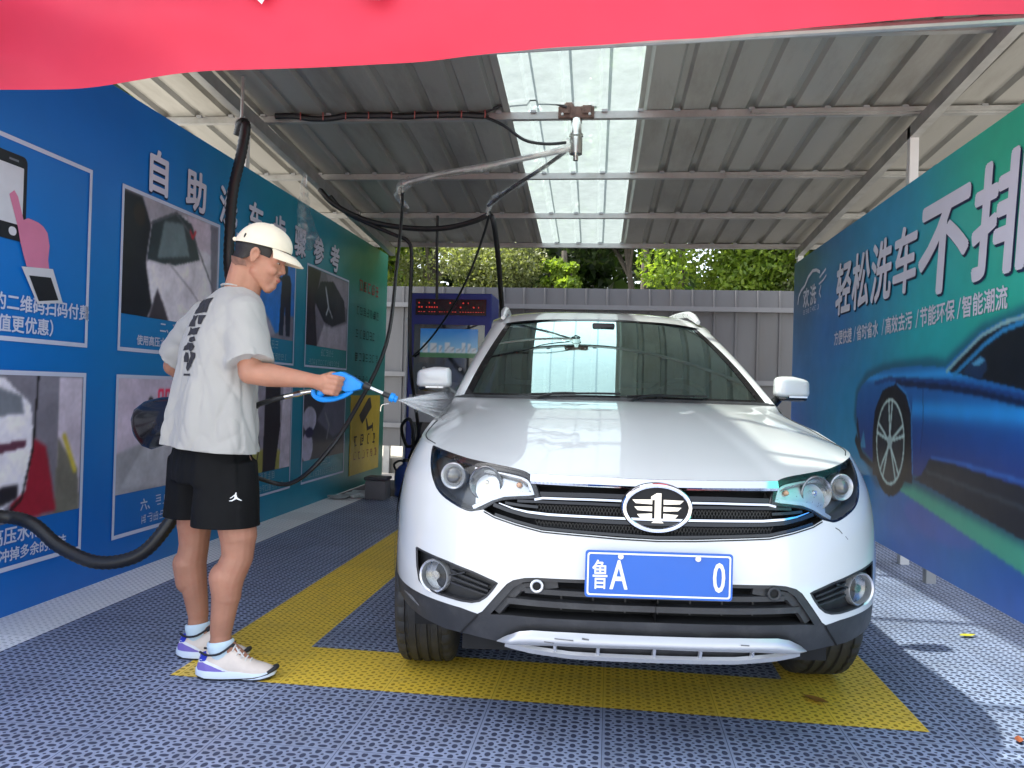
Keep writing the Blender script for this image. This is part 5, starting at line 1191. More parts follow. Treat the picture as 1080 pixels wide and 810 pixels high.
# shorts
skm = mat('black_sport_cloth', (.0055, .0055, .006), .8, 0, .1, 8, bump=.0004, bscale=400, spec=.2)
m2 = MB(); rs = []
for z, cx, cy, a1, b1 in ((.93, -1.56, 3.03, .17, .115), (.86, -1.56, 3.03, .200, .135), (.78, -1.56, 3.03, .218, .146), (.73, -1.56, 3.03, .220, .144)):
    rs.append([Vector((cx, cy, z))+Lx*(a1*math.cos(2*math.pi*k/40))+Fx*(b1*math.sin(2*math.pi*k/40)) for k in range(40)])
m2.rings(rs)
for (t0, t1) in ((Vector((-1.468, 2.975, .82)), Vector((-1.452, 2.955, .55))), (Vector((-1.645, 3.10, .82)), Vector((-1.662, 3.125, .55)))):
    rs = []
    for k in range(7):
        c = t0.lerp(t1, k/6); a1 = .118+.010*k/6; b1 = .118+.012*k/6; rs.append([c+Fx*(b1*math.cos(2*math.pi*j/32))+Lx*(a1*math.sin(2*math.pi*j/32)) for j in range(32)])
    m2.rings(rs)
me = skin(m2, .008, 4); me = cut(me, (-1.46, 2.96, .575), (0, 0, -1))
def sf(c):
    q = c-Vector((-1.56, 3.04, .75)); a = math.atan2(q.dot(Fx), q.dot(Lx)); return noise.noise(Vector((a*2.2, c.z*2.5, 1)))*1.2+noise.noise(Vector((a*5, c.z*5, 4)))*.5
folds(me, .011, sf); me = evalmesh(me, [('SOLIDIFY', dict(thickness=.003, offset=-1))])
SHO = obj('shorts', me, skm, PX, sharp=0, fixn=False)
bv = BVHTree.FromPolygons([v.co+ORG[PX] for v in SHO.data.vertices], [tuple(p.vertices) for p in SHO.data.polygons])
pr_dir = Vector((-.35, .93, 0)).normalized(); sx_ = Vector((0, 0, 1)).cross(pr_dir).normalized()*-1
m2 = MB(); cN = Vector((-1.392, 2.9, .690)); sx_ = Vector((pr_dir.y, -pr_dir.x, 0))
fig = [(0, .034), (.004, .033), (.0045, .027), (.002, .024), (.006, .020), (.008, .010), (.013, .002), (.022, -.006), (.034, -.014), (.036, -.018), (.028, -.017), (.016, -.010), (.006, -.006), (-.004, -.010), (-.018, -.018), (-.034, -.018), (-.036, -.014), (-.020, -.011), (-.010, -.004), (-.006, .006), (-.008, .012), (-.018, .004), (-.030, -.002), (-.032, .001), (-.020, .009), (-.008, .020), (-.002, .024), (-.004, .029)]
V, F = fill([(x*.62, z*.62) for x, z in fig], .004); ps = []
for x, z in V:
    h = bv.ray_cast(cN+sx_*x+Vector((0, 0, z))-pr_dir*.5, pr_dir); ps.append(h[0]+h[1]*.002*(1 if h[1].dot(pr_dir) < 0 else -1) if h[0] else None)
if all(p is not None for p in ps): m2.add(ps, F); obj('leaping_figure_logo', m2, mat('logo_white', (.8, .8, .8), .5), SHO, fixn=False, smooth=False)
# socks and shoes
sock = mat('pale_blue_sock', lin((206, 226, 238)), .8, bump=.0006, bscale=500)
shoe_w = mat('shoe_cream', lin((232, 218, 206)), .65, 0, .06, 30, bump=.0006, bscale=420); sole_m = mat('shoe_midsole', lin((222, 234, 248)), .4); outs = mat('shoe_outsole', (.02, .02, .025), .5)
purp = mat('shoe_purple', lin((128, 112, 196)), .6); bluem = mat('shoe_blue', lin((44, 60, 190)), .5)
def shoe(hx, hy, ang, ank, sc=1.):
    f = Vector((math.cos(ang), math.sin(ang), 0)); l = Vector((-math.sin(ang), math.cos(ang), 0)); o = Vector((hx, hy, 0))
    def G3(x, y, z): return o+(f*x+l*y)*sc+Vector((0, 0, z*sc))
    st = [(.0, .018, .052, .0), (.012, .031, .085, .0), (.04, .046, .100, .0), (.08, .050, .100, 0), (.11, .049, .112, 0), (.135, .046, .116, 0), (.16, .045, .092, 0), (.19, .049, .072, 0), (.22, .050, .060, 0), (.25, .046, .052, 0), (.275, .034, .044, 0), (.29, .016, .036, 0)]
    def ringU(x, w, h): 
        r = []
        for k in range(20):
            t = 2*math.pi*k/20; c_, s_ = math.cos(t), math.sin(t); zz = .026+(h-.026)*max(0, s_)**.75 if s_ > 0 else .026+.012*s_
            r.append(G3(x, w*math.copysign(abs(c_)**.75, c_)*(1-.35*max(0, s_)**2), zz))
        return r
    m2 = MB(); m2.rings([ringU(x, w, h) for x, w, h, _ in st]); sh_ = obj('shoe', m2, shoe_w, PX, sharp=0)
    m2 = MB(); rs = []
    for x, w, h, _ in st:
        lift = .010*max(0, (x-.22)/.07)**2+.006*max(0, (.03-x)/.03); zt_ = .034 if x < .14 else .034-.010*(x-.14)/.15; w2 = w+.004
        rs.append([G3(x-.003 if x < .01 else x+(.004 if x > .28 else 0), y, z) for y, z in ((-w2, .007+lift), (w2, .007+lift), (w2+.001, zt_*.6+lift), (w2-.003, zt_+lift), (-w2+.003, zt_+lift), (-w2-.001, zt_*.6+lift))])
    m2.rings(rs); obj('midsole', m2, sole_m, sh_, sharp=50)
    m2 = MB(); rs = []
    for x, w, h, _ in st:
        lift = .010*max(0, (x-.22)/.07)**2+.006*max(0, (.03-x)/.03); top_ = .008 if x < .15 else .008+.014*(x-.15)/.14; w2 = w+.0055
        rs.append([G3(x, y, z) for y, z in ((-w2+.004, .0015+lift), (w2-.004, .0015+lift), (w2, top_+lift), (-w2, top_+lift))])
    m2.rings(rs); m2.tube([G3(.272, -.036, .028), G3(.296, -.012, .040), G3(.296, .012, .040), G3(.272, .036, .028)], [.006, .009, .009, .006], 8, 3); obj('outsole', m2, outs, sh_, sharp=50)
    for q in (1, -1):
        def sd2(x, z, o_=.0015):
            w = float(np.interp(x, [a[0] for a in st], [a[1] for a in st])); h = float(np.interp(x, [a[0] for a in st], [a[2] for a in st])); s_ = min(1, max(0, (z-.026)/(h-.026)))**(1/.75)
            c_ = math.sqrt(max(0, 1-s_*s_)); return G3(x-(.0015 if x < .03 else 0), q*(w*abs(c_)**.75*(1-.35*s_**2)+o_), z)
        def pch(nm, poly, m_):
            V, F = fill(poly, .008); mm = MB(); mm.add([sd2(x, z) for x, z in V], F); obj(nm, mm, m_, sh_, sharp=0, fixn=False)
        pch('heel_patch', [(.004, .034), (.004, .058), (.03, .064), (.07, .052), (.12, .034)], purp)
        pch('heel_patch', [(.006, .072), (.010, .088), (.03, .095), (.045, .088), (.04, .07), (.02, .064)], bluem)
        pch('side_stripe', [(.004, .060), (.006, .071), (.04, .072), (.09, .056), (.13, .036), (.11, .036), (.07, .052), (.03, .064)], mat('stripe_white', (.8, .8, .82), .4))
    m2 = MB(); m2.tube([G3(.012, -.022, .098), G3(.05, -.043, .092), G3(.095, -.045, .100), G3(.13, -.024, .124)], .0045, 6, 3); m2.tube([G3(.012, .022, .098), G3(.05, .043, .092), G3(.095, .045, .100), G3(.13, .024, .124)], .0045, 6, 3)
    m2.ell(G3(.122, 0, .112), (.018, .018, .016)); obj('collar_lining', m2, outs, sh_)
    m2 = MB()
    for k in range(5):
        x = .135+.016*k; h = float(np.interp(x, [a[0] for a in st], [a[2] for a in st])); m2.tube([G3(x, -.026, h-.012), G3(x+.004, 0, h+.003), G3(x, .026, h-.012)], .003, 6, 3)
    m2.tube([G3(.14, 0, .112), G3(.15, -.022, .116), G3(.165, -.034, .098)], .0028, 6, 3); m2.tube([G3(.14, 0, .112), G3(.155, -.016, .106), G3(.18, -.03, .085)], .0028, 6, 3); obj('laces', m2, mat('lace_white', (.75, .73, .7), .7), sh_)
    m2 = MB(); rs = []
    for z, r in ((.050, .050), (.09, .049), (.115, .050), (.130, .050), (.135, .043)):
        c = Vector((ank[0], ank[1], 0)); rs.append([Vector((c.x+(.006 if z < .1 else 0)+r*math.cos(2*math.pi*k/24), c.y+r*.95*math.sin(2*math.pi*k/24), z+.006*math.cos(2*math.pi*k/24))) for k in range(24)])
    m2.rings(rs, True, (True, False)); obj('sock', m2, sock, PX, sharp=0)
shoe(-1.535, 2.925, R(8), (-1.458, 2.945)); shoe(-1.725, 3.125, R(4), (-1.655, 3.14), .98)
# ================================================================ spray gun, hoses
GN = thing('spray_gun', (-1.04, 2.93, 1.10), 'bright blue pressure washer gun held in the right hand of the man', 'spray gun')
blue = mat('bright_blue_plastic', (.0, .25, .75), .35, 0, .04)
def gprism(mb, pxs, y0, th, bx=None):
    # outline given as image-like (x, z) metres in the plane of the gun
    mb.prism(pxs, lambda u, v, w: Vector((u, y0+(u+1.04)*.16-th/2+w, v)), th)
def g2(px, py): return (-1.043+(px-352)*.00372, 1.169-(py-393)*.00368)
mb = MB(); gprism(mb, [g2(*p) for p in ((349, 401), (352, 393.5), (362, 391.5), (372, 396.5), (382.5, 403.5), (381.5, 409), (373, 411.5), (366, 412.5), (358, 409))], 2.945, .044); obj('housing', mb, blue, GN, bevel=.006)
mb = MB(); mb.tube([Vector((g2(*p)[0], 2.94+(g2(*p)[0]+1.04)*.16, g2(*p)[1])) for p in ((372, 411), (364, 416), (352, 420), (341, 420.5), (334, 416.5), (333, 411))], [.008, .010, .011, .011, .010, .008], 8, 4); obj('guard', mb, blue, GN)
mb = MB(); mb.cap((-1.05, 2.945, 1.15), .015, (-1.085, 2.93, 1.09), .015); obj('grip', mb, blue, GN)
tipA = Vector((-.928, 2.96, 1.126)); tipB = Vector((-.815, 2.985, 1.078)); d_ = (tipB-tipA)
mb = MB(); mb.cyl(tipA, tipA+d_*.22, .016, .011); mb.cyl(tipA+d_*.62, tipA+d_*.86, .010, .011); obj('collar', mb, M['black_plastic'], GN)
mb = MB(); mb.cyl(tipA+d_*.2, tipA+d_*.64, .0065); obj('lance', mb, M['chrome'], GN)
mb = MB(); n_ = d_.normalized(); mb.tube([tipA+d_*.84, tipA+d_*.86, tipA+d_*.98, tipA+d_*1.0, tipA+d_*1.08, tipA+d_*1.1], [.010, .017, .018, .013, .013, .008], 10, 1); obj('nozzle', mb, blue, GN, sharp=30)
mb = MB(); mb.tube([tipB+Vector((-.02, -.005, -.02)), tipB+Vector((-.045, -.01, -.026)), tipB+Vector((-.05, -.01, -.05))], .0022, 6, 3); obj('clip', mb, M['brass'], GN)
HS = thing('pressure_hose', (-1.35, 3.3, 1.0), 'thin black hose looping from the blue gun behind the man up to the ceiling boom', 'hose')
mb = MB(); mb.cyl((-1.120, 2.94, 1.098), (-1.165, 2.945, 1.090), .009); mb.cyl((-1.165, 2.945, 1.090), (-1.195, 2.95, 1.083), .012, seg=8); mb.cyl((-1.195, 2.95, 1.083), (-1.235, 2.955, 1.073), .010); obj('fitting', mb, M['brass'], HS, sharp=30)
mb = MB(); mb.tube([(-1.235, 2.955, 1.073), (-1.30, 2.97, 1.055), (-1.40, 3.05, 1.02), (-1.52, 3.28, .90), (-1.62, 3.45, .74), (-1.55, 3.58, .665), (-1.449, 3.6, .668), (-1.33, 3.62, .775), (-1.235, 3.75, .97), (-1.20, 4.2, 1.35), (-1.32, 4.8, 1.85), (-1.46, 5.4, 2.30), (-1.53, 5.66, 2.50), (-1.56, 5.70, 2.57)], .0105, 10, 6); obj('tube', mb, M['black_rubber'], HS)
# ceiling swing boom with two arms
BM = thing('swing_boom', (-.29, 5.7, 3.05), 'steel swivel boom bolted under the clear roof strip, with two plastic-wrapped arms', 'boom')
rust = mat('rusty_plate', (.16, .10, .08), .7, .3, .4, 30)
mb = MB(); mb.box((-.42, 5.62, 3.035), (-.17, 5.66, 3.145)); mb.box((-.40, 5.60, 3.06), (-.34, 5.63, 3.12)); mb.box((-.25, 5.60, 3.06), (-.19, 5.63, 3.12)); obj('bracket', mb, rust, BM, bevel=.004)
for x in (-.39, -.20):
    for z in (3.055, 3.125): mb = MB(); mb.cyl((x, 5.62, z), (x, 5.60, z), .010, seg=6); obj('bolt', mb, M['galv'], BM, sharp=30)
mb = MB(); mb.cyl((-.292, 5.66, 3.04), (-.292, 5.66, 2.93), .040); mb.cyl((-.292, 5.66, 2.93), (-.292, 5.66, 2.915), .050); mb.cyl((-.292, 5.66, 2.905), (-.292, 5.66, 2.79), .046); mb.cyl((-.292, 5.66, 2.79), (-.292, 5.66, 2.745), .018); obj('swivel', mb, M['brass'], BM, sharp=40)
mb = MB(); mb.tube([(-.32, 5.66, 2.83), (-.60, 5.66, 2.775), (-.9, 5.67, 2.72), (-1.25, 5.68, 2.665), (-1.54, 5.7, 2.60)], .020, 8, 3); obj('arm', mb, M['galv'], BM)
mb = MB(); mb.tube([(-.30, 5.66, 2.86), (-.50, 5.72, 2.73), (-.75, 5.82, 2.60), (-.95, 5.93, 2.49)], .014, 8, 3); obj('arm', mb, M['cable'], BM)
plw = bpy.data.materials.new('thin_plastic_film'); plw.use_nodes = True; t_n = NT(plw.node_tree); N_ = plw.node_tree.nodes; N_.remove(N_['Principled BSDF'])
tr_ = t_n.new('ShaderNodeBsdfTransparent'); gl_ = t_n.new('ShaderNodeBsdfGlossy'); gl_.inputs['Roughness'].default_value = .25; df_ = t_n.new('ShaderNodeBsdfTranslucent'); df_.inputs[0].default_value = (.8, .82, .82, 1)
m_1 = t_n.new('ShaderNodeMixShader'); m_1.inputs[0].default_value = .5; t_n.link(gl_.outputs[0], m_1.inputs[1]); t_n.link(df_.outputs[0], m_1.inputs[2])
m_2 = t_n.new('ShaderNodeMixShader'); co_n = t_n.new('ShaderNodeTexCoord').outputs['Object']; t_n.link(t_n.ramp(t_n.noise(25, 4, co_n), [(.4, .06), (.7, .42)]), m_2.inputs[0]); t_n.link(tr_.outputs[0], m_2.inputs[1]); t_n.link(m_1.outputs[0], m_2.inputs[2]); t_n.link(m_2.outputs[0], N_['Material Output'].inputs[0])
def film(pts, rad, seed, seg=12):
    mb = MB(); mb.tube(pts, rad, seg, 5)
    for v in mb.v:
        k = noise.noise(v*22+Vector((seed, 0, 0)))*.016; v += Vector((k, k*.5, noise.noise(v*30)*.012))
    return mb
obj('plastic_wrap', film([(-.34, 5.66, 2.83), (-.60, 5.66, 2.775), (-.95, 5.67, 2.70), (-1.25, 5.68, 2.655), (-1.50, 5.7, 2.60)], [.045, .022, .035, .022, .03], 1), plw, BM)
obj('plastic_wrap', film([(-1.48, 5.7, 2.62), (-1.54, 5.7, 2.58), (-1.56, 5.70, 2.50), (-1.50, 5.7, 2.42)], [.03, .045, .03, .008], 2), plw, BM)
obj('plastic_wrap', film([(-.33, 5.66, 2.88), (-.45, 5.69, 2.79), (-.62, 5.77, 2.66), (-.9, 5.9, 2.53), (-.95, 5.94, 2.42)], [.05, .04, .02, .03, .02], 3), plw, BM)
# power cables on the purlin
CB = thing('ceiling_cable', (-1.6, 5.66, 3.0), 'black cables tied along the second roof beam, running to the swivel of the boom', 'cable')
mb = MB(); r_ = random.Random(2); pts = [(-2.5+.14*k, 5.655, 3.075+r_.uniform(-.012, .012)) for k in range(12)]+[(-.93, 5.655, 3.08)]
mb.tube(pts, .022, 8, 3); obj('bundle', mb, M['cable'], CB)
mb = MB(); mb.tube([(-.95, 5.65, 3.09), (-.75, 5.60, 3.14), (-.55, 5.58, 3.15), (-.36, 5.60, 3.10)], .011, 8, 5); obj('loop', mb, M['cable'], CB)
mb = MB(); mb.tube([(-.95, 5.65, 3.06), (-.80, 5.60, 2.98), (-.65, 5.58, 2.87), (-.50, 5.58, 2.84), (-.36, 5.62, 2.86)], .011, 8, 5); obj('loop', mb, M['cable'], CB)
mb = MB()
for k in range(9): x = -2.3+.17*k; mb.tube([(x, 5.63, 3.10), (x+.004, 5.622, 3.07), (x, 5.632, 3.045)], .005, 6, 2)
obj('cable_tie', mb, mat('red_tie', (.35, .08, .07), .5), CB)['kind'] = 'stuff'
# hoses hanging from the roof towards the payment machine
def hose(name, pts, r, label, cat='hose', m_=None, sm=6, gr='hoses hanging from the roof'):
    mb = MB(); mb.tube(pts, r, 10, sm); o = obj(name, mb, m_ or M['black_rubber'], base=pts[0]); return tag(o, label, cat, gr)
hose('air_hose', [(-2.62, 6.9, 2.86), (-2.50, 6.9, 2.74), (-2.30, 6.9, 2.63), (-2.066, 6.9, 2.555), (-1.75, 6.9, 2.515), (-1.47, 6.9, 2.52), (-1.22, 6.9, 2.58), (-1.09, 6.9, 2.63), (-1.045, 6.9, 2.55), (-1.03, 7.1, 2.3), (-1.04, 7.5, 1.9), (-1.10, 8.2, 1.55)], .024, 'thick black hose sagging across the bay below the roof, then dropping behind the car')
hose('air_hose', [(-2.52, 6.9, 2.80), (-2.38, 6.9, 2.66), (-2.15, 6.9, 2.55), (-1.93, 6.9, 2.46), (-1.80, 6.9, 2.40), (-1.765, 6.9, 2.25), (-1.78, 6.95, 1.8), (-1.77, 7.0, 1.3), (-1.79, 7.3, .95), (-1.90, 7.9, .62), (-2.06, 8.1, .52), (-2.10, 8.0, .72), (-2.00, 7.95, .80), (-1.97, 8.0, .55), (-2.04, 8.12, .40)], .017, 'black hose hanging beside the payment machine, coiled at the blue jug')
hose('thin_cable', [(-.93, 5.92, 2.44), (-1.02, 6.2, 2.32), (-1.25, 6.9, 2.12), (-1.55, 7.6, 1.87), (-1.90, 8.25, 1.62), (-2.10, 8.36, 1.45)], .010, 'thin black cable slanting from the boom down across the number display', 'cable')
hose('thin_cable', [(-1.70, 7.6, 2.78), (-1.70, 7.6, 2.55), (-1.69, 7.6, 2.25), (-1.69, 7.62, 1.98)], .014, 'short black cable hanging straight down above the number display', 'cable')
# vacuum hose and its nozzle
VH = thing('vacuum_hose', (-2.45, 4.2, 0), 'thick black ribbed vacuum hose hanging from the roof and curving along the left wall', 'hose')
def ribbed(pts, r, nm):
    mb = MB(); mb.tube(pts, r, 14, 14)
    nr = 14
    for i in range(0, len(mb.v)//nr):
        if i % 2:
            c = sum((mb.v[i*nr+k] for k in range(nr)), Vector())/nr
            for k in range(nr): mb.v[i*nr+k] = c+(mb.v[i*nr+k]-c)*.90
    return obj(nm, mb, M['black_rubber'], VH, sharp=0)
ribbed([(-2.47, 5.02, 2.74), (-2.44, 5.0, 2.81), (-2.415, 5.0, 2.79), (-2.44, 5, 2.60), (-2.485, 5.0, 2.38), (-2.50, 5.0, 2.1), (-2.49, 5.0, 1.82), (-2.35, 4.9, 1.5), (-2.1, 4.5, 1.25), (-1.90, 3.8, 1.08)], .036, 'upper_hose')
ribbed([(-2.9, 2.6, .60), (-2.70, 2.95, .55), (-2.605, 3.2, .515), (-2.47, 3.22, .488), (-2.335, 3.22, .395), (-2.158, 3.22, .337), (-1.987, 3.24, .372), (-1.884, 3.27, .488), (-1.84, 3.32, .62), (-1.88, 3.42, .80)], .030, 'lower_hose')
mb = MB(); rs = []
for t, w, h in ((0, .03, .012), (.05, .075, .028), (.15, .105, .045), (.35, .115, .062), (.6, .095, .062), (.85, .06, .05), (1.0, .042, .042)):
    c = Vector((-2.245, 3.60, .865)).lerp(Vector((-1.93, 3.55, 1.02)), t); d = Vector((.9, 0, .43)).normalized(); n2 = Vector((-.43, 0, .9))
    rs.append([c+Vector((0, 1, 0))*(h*math.cos(2*math.pi*k/24))+n2*(w*math.sin(2*math.pi*k/24)) for k in range(24)])
mb.rings(rs); obj('nozzle', mb, mat('gloss_black_nozzle', (.012, .012, .014), .22, 0, .3, 9, coat=.4, dirt=.2), VH, sharp=0)
mb = MB(); mb.cyl((-1.93, 3.55, 1.02), (-1.80, 3.53, 1.08), .042, .04); obj('coupling', mb, M['black_plastic'], VH)
hk = thing('hose_hook', (-2.44, 5.0, 2.8), 'small steel hook under the roof holding the top of the thick vacuum hose', 'hook')
mb = MB(); mb.tube([(-2.44, 5.0, 3.12), (-2.44, 5.0, 2.90), (-2.44, 5.0, 2.85)], .012, 8, 2); obj('rod', mb, M['galv'], hk)
mb = MB(); mb.tube([Vector((-2.44+.044*math.cos(R(20*k)), 5.0, 2.81+.044*math.sin(R(20*k)))) for k in range(19)], .006, 6, 1); obj('ring', mb, M['galv'], hk)
w_ = obj('plastic_bag', film([(-2.52, 6.3, 2.84), (-2.525, 6.3, 2.72), (-2.52, 6.3, 2.55), (-2.50, 6.3, 2.40), (-2.47, 6.3, 2.30), (-2.45, 6.3, 2.22)], [.012, .03, .05, .075, .085, .03], 9, 16), plw, base=(-2.52, 6.3, 2.84)); tag(w_, 'clear plastic bag hanging from the roof beam in front of the white heading', 'bag')
# water jet and mist
WJ = thing('water_spray', (-.78, 2.99, 1.07), 'white fan of water shooting from the blue nozzle at the car wing', 'water')
wm = mat('water_drops', (.95, .97, .98), .05, 0, 0, trans=.92, rvar=0.)
def jetmat():
    m = bpy.data.materials.new('water_streaks'); m.use_nodes = True; t = NT(m.node_tree); N = m.node_tree.nodes; N.remove(N['Principled BSDF'])
    tr = t.new('ShaderNodeBsdfTransparent'); tl = t.new('ShaderNodeBsdfTranslucent'); tl.inputs[0].default_value = (1, 1, 1, 1); df = t.new('ShaderNodeBsdfDiffuse'); df.inputs[0].default_value = (1, 1, 1, 1)
    a = t.new('ShaderNodeMixShader'); a.inputs[0].default_value = .5; t.link(tl.outputs[0], a.inputs[1]); t.link(df.outputs[0], a.inputs[2])
    b = t.new('ShaderNodeMixShader'); b.inputs[0].default_value = .13; t.link(tr.outputs[0], b.inputs[1]); t.link(a.outputs[0], b.inputs[2]); t.link(b.outputs[0], N['Material Output'].inputs[0]); return m
mb = MB(); p0 = Vector((-.80, 2.988, 1.072)); ax = Vector((.12, .36, -.03)); L_ = ax.length; ax.normalize(); a1 = Vector((0, 0, 1)).cross(ax).normalized(); a2 = ax.cross(a1); r_ = random.Random(4)
for k in range(130):                                 # long thin streaks of the fan
    an = r_.uniform(0, 6.28); q = math.sqrt(r_.random()); d = (ax+(a1*math.cos(an)*.13+a2*math.sin(an)*.20)*q).normalized(); t0 = r_.random()**2*.5*L_; t1 = min(L_*1.0, t0+r_.uniform(.10, .30)); w_0 = .0012; w_1 = r_.uniform(.002, .006)
    mb.tube([p0+d*t0, p0+d*(t0*.4+t1*.6), p0+d*t1], [w_0, w_1, .0004], 5, 1)
dj = obj('streaks', mb, jetmat(), WJ, fixn=False); dj['kind'] = 'stuff'
mb = MB()
for k in range(420):
    t = r_.random()**.8; an = r_.uniform(0, 6.28); q = (.003+.10*t)*math.sqrt(r_.random()); c = p0+ax*(L_*t)+(a1*math.cos(an)*.7+a2*math.sin(an))*q; s_ = r_.uniform(.0005, .0014)
    mb.add([c+Vector((s_, 0, 0)), c-Vector((s_, 0, 0)), c+Vector((0, s_, 0)), c-Vector((0, s_, 0)), c+Vector((0, 0, s_)), c-Vector((0, 0, s_))], [(0, 2, 4), (2, 1, 4), (1, 3, 4), (3, 0, 4), (2, 0, 5), (1, 2, 5), (3, 1, 5), (0, 3, 5)])
dj = obj('droplets', mb, wm, WJ, smooth=False, fixn=False); dj['kind'] = 'stuff'
def vol(nm, dens):
    m = bpy.data.materials.new(nm); m.use_nodes = True; N = m.node_tree.nodes; N.remove(N['Principled BSDF']); v = N.new('ShaderNodeVolumeScatter'); v.inputs['Density'].default_value = dens; v.inputs['Color'].default_value = (1, 1, 1, 1); v.inputs['Anisotropy'].default_value = .3
    m.node_tree.links.new(v.outputs[0], N['Material Output'].inputs['Volume']); return m
mb = MB(); mb.tube([p0, p0+ax*L_*.5, p0+ax*L_*1.04], [.006, .038, .085], 18, 5); o = obj('mist', mb, vol('fine_mist', 3.5), WJ); o['kind'] = 'stuff'
mb = MB(); mb.ell(p0+ax*L_*1.0+Vector((.0, .02, .01)), (.12, .15, .10)); o = obj('mist', mb, vol('splash_mist', .9), WJ); o['kind'] = 'stuff'
# ================================================================ trees behind the fence
def leafmat(name, c1, c2, tr=.45):
    m = bpy.data.materials.new(name); m.use_nodes = True; t = NT(m.node_tree); N = m.node_tree.nodes; b = N['Principled BSDF']
    g = t.new('ShaderNodeNewGeometry'); col = t.ramp(g.outputs['Random Per Island'], [(0, c1), (1, c2)]); t.link(col, b.inputs['Base Color']); b.inputs['Roughness'].default_value = .45
    tl = t.new('ShaderNodeBsdfTranslucent'); t.link(t.mixc(1., col, (1.5, 1.6, .7), 'MULTIPLY'), tl.inputs[0])
    mx = t.new('ShaderNodeMixShader'); mx.inputs[0].default_value = tr; t.link(b.outputs[0], mx.inputs[1]); t.link(tl.outputs[0], mx.inputs[2]); t.link(mx.outputs[0], N['Material Output'].inputs[0]); return m
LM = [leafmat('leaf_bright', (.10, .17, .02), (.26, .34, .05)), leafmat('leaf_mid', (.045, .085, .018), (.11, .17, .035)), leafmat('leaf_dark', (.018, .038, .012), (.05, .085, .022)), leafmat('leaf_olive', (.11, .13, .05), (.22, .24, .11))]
bark = mat('tree_bark', (.13, .11, .09), .9, 0, .3, 12, bump=.004, bscale=40)
def leaves(centres, n, size, rg):
    """n small folded leaves spread over clumps"""
    cs = np.array([c[:3] for c in centres]); rs = np.array([c[3] for c in centres]); wgt = rs**2; k = rg.choice(len(cs), n, p=wgt/wgt.sum())
    d = rg.normal(size=(n, 3)); d /= np.linalg.norm(d, axis=1)[:, None]; r = rs[k]*rg.random(n)**.45
    P_ = cs[k]+d*r[:, None]*np.array([1, 1, .8]); a = rg.normal(size=(n, 3)); a /= np.linalg.norm(a, axis=1)[:, None]; b = np.cross(a, rg.normal(size=(n, 3))); b /= np.linalg.norm(b, axis=1)[:, None]
    s = size*(.6+.8*rg.random(n))[:, None]; V = np.stack([P_-a*s, P_+b*s*.5, P_+a*s, P_-b*s*.5], 1).reshape(-1, 3)
    me = bpy.data.meshes.new('crown'); me.vertices.add(4*n); me.vertices.foreach_set('co', V.reshape(-1)); me.loops.add(4*n); me.loops.foreach_set('vertex_index', np.arange(4*n))
    me.polygons.add(n); me.polygons.foreach_set('loop_start', np.arange(n)*4); me.polygons.foreach_set('loop_total', np.full(n, 4)); me.update(); me.validate(); return me
def tree(x, y, h, rad, zc, lm, n, label, size=.06, lean=0., tr=.09, group='trees behind the fence', kind='tree', sd=1, ncl=16):
    rg = np.random.default_rng(sd); t = thing(kind, (x, y, 0), label, 'tree' if kind != 'bush' else 'bush', group)
    cl = []
    for k in range(ncl):
        d = rg.normal(size=3); d /= np.linalg.norm(d); q = rad*rg.random()**.4*.8
        cl.append((x+lean*zc+d[0]*q, y+d[1]*q*.8, max(.3, zc+d[2]*q*(h-zc)/rad*.9), rad*(.22+.22*rg.random())))
    obj('crown', leaves(cl, n, size, rg), LM[lm], t, smooth=False, fixn=False)
    mb = MB(); mb.tube([(x, y, -.1), (x+lean*zc*.5+.03, y, zc*.5), (x+lean*zc, y+.05, zc+.3*(h-zc))], [tr, tr*.8, tr*.45], 10, 5)
    for c in cl[:7]: mb.tube([(x+lean*zc*.6, y, zc*.62), (x+(c[0]-x)*.5+lean*zc*.2, (y+c[1])/2, (zc*.62+c[2])/2+.1), c[:3]], [tr*.4, tr*.28, tr*.08], 6, 3)
    obj('trunk', mb, bark, t); return t
tree(-2.15, 12.3, 4.3, 1.25, 2.8, 3, 26000, 'round greyish bush with tiny leaves behind the fence', .03, kind='bush', sd=2, ncl=26, group='bushes behind the fence')
tree(-4.6, 12.2, 6.5, 1.9, 3.9, 1, 15000, 'leafy tree at the far left end of the fence, beside the wall end', .07, sd=3, ncl=26)
tree(-3.1, 13.6, 6.0, 1.7, 3.9, 0, 11000, 'bright leafy tree standing between the far left tree and the greyish bush', .07, sd=4, ncl=22)
tree(-.75, 12.0, 3.75, .42, 3.0, 0, 4200, 'narrow bright green climbing shrub in the dark gap behind the fence', .045, kind='bush', sd=5, ncl=9, group='bushes behind the fence')
tree(1.9, 12.6, 5.2, 1.5, 3.4, 0, 26000, 'bright yellow-green tree behind the fence, just right of the bare trunks', .045, sd=6, ncl=26)
tree(3.6, 12.1, 5.4, 1.6, 3.3, 3, 30000, 'pale leafy tree behind the fence at the top corner of the right wall', .042, sd=7, ncl=30)
tree(5.6, 12.6, 6.0, 1.9, 3.6, 1, 10000, 'green leafy tree behind the right wall, only its crown edge showing', .06, sd=8, ncl=24)
tree(.75, 14.6, 7.0, 1.6, 5.2, 2, 9000, 'tree with a leaning bare trunk, leftmost of the bare trunks behind the fence', .08, lean=-.16, tr=.07, sd=9)
tree(1.05, 13.4, 7.0, 1.6, 5.6, 1, 8000, 'tree with a thin straight trunk, second of the bare trunks behind the fence', .08, tr=.075, sd=10)
tree(.45, 13.0, 7.2, 1.6, 5.7, 2, 8000, 'tree with an upright grey trunk standing in the dark gap behind the fence', .08, tr=.08, sd=11)
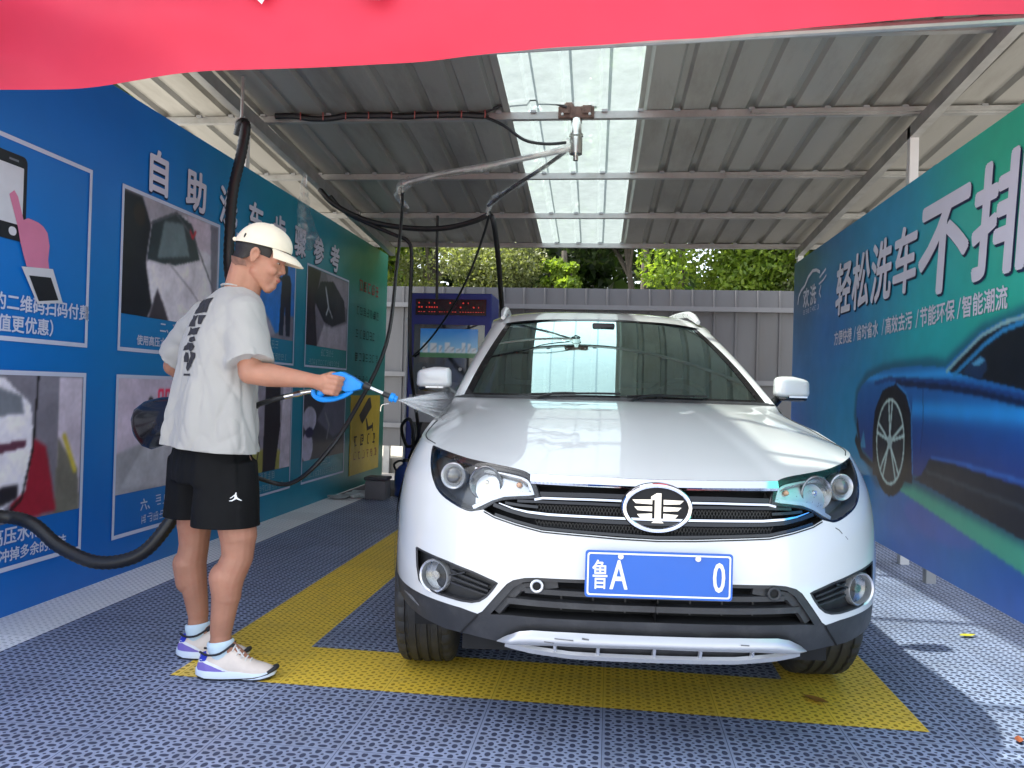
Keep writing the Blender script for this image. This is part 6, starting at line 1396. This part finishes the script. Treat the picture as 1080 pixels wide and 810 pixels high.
tree(2.05, 14.0, 7.4, 1.7, 5.6, 2, 8000, 'tree with a dark trunk seen through the bright yellow-green leaves', .08, lean=.05, tr=.11, sd=12)
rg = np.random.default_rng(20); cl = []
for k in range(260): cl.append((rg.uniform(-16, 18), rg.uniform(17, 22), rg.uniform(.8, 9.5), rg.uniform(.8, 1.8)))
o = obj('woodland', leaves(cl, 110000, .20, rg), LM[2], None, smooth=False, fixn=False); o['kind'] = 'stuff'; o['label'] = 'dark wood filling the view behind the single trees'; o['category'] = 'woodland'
# ---------------------------------------------------------------- camera, light
cam = bpy.data.cameras.new('camera'); co_ = bpy.data.objects.new('camera', cam); C.objects.link(co_); scene.camera = co_
cam.sensor_fit = 'HORIZONTAL'; cam.sensor_width = 36; cam.lens = 852.1/1080*36; cam.clip_end = 2000; cam.clip_start = .05
ya, pi_, ro = R(7.018), R(.469), R(1.598)
fw = Vector((-math.sin(ya)*math.cos(pi_), math.cos(ya)*math.cos(pi_), math.sin(pi_))); rr_ = Vector((math.cos(ya), math.sin(ya), 0)); uu = rr_.cross(fw)
r2 = rr_*math.cos(ro)+uu*math.sin(ro); u2 = -rr_*math.sin(ro)+uu*math.cos(ro)
co_.matrix_world = Matrix(((r2.x, u2.x, -fw.x, 0), (r2.y, u2.y, -fw.y, 0), (r2.z, u2.z, -fw.z, 1.12), (0, 0, 0, 1)))
sd = Vector((1.68, -.25, -3.15)).normalized()      # the way the sunlight travels
w = bpy.data.worlds.new('World'); scene.world = w; w.use_nodes = True; nt = w.node_tree
sky = nt.nodes.new('ShaderNodeTexSky'); sky.sky_type = 'NISHITA'; sky.sun_disc = False
sky.sun_elevation = math.asin(-sd.z); sky.sun_rotation = math.atan2(-sd.x, -sd.y)
sky.air_density = 1.; sky.dust_density = 1.6; sky.ozone_density = 1.
hs = nt.nodes.new('ShaderNodeHueSaturation'); hs.inputs['Saturation'].default_value = .42; nt.links.new(sky.outputs[0], hs.inputs['Color']); nt.links.new(hs.outputs[0], nt.nodes['Background'].inputs[0]); nt.nodes['Background'].inputs[1].default_value = .15
L = bpy.data.lights.new('sun', 'SUN'); L.energy = 3.6; L.angle = R(1.2); L.color = (1, .95, .86)
lo = bpy.data.objects.new('sun', L); C.objects.link(lo); lo.rotation_euler = sd.to_track_quat('-Z', 'Y').to_euler(); lo.location = (0, 0, 12)
vs = scene.view_settings; vs.view_transform = 'Standard'; vs.look = 'None'; vs.exposure = 1.9; vs.gamma = 1; vs.use_curve_mapping = False
scene.cycles.max_bounces = 8; scene.cycles.diffuse_bounces = 5; scene.cycles.transparent_max_bounces = 40; scene.cycles.use_denoising = True
scene.cycles.sample_clamp_indirect = 8
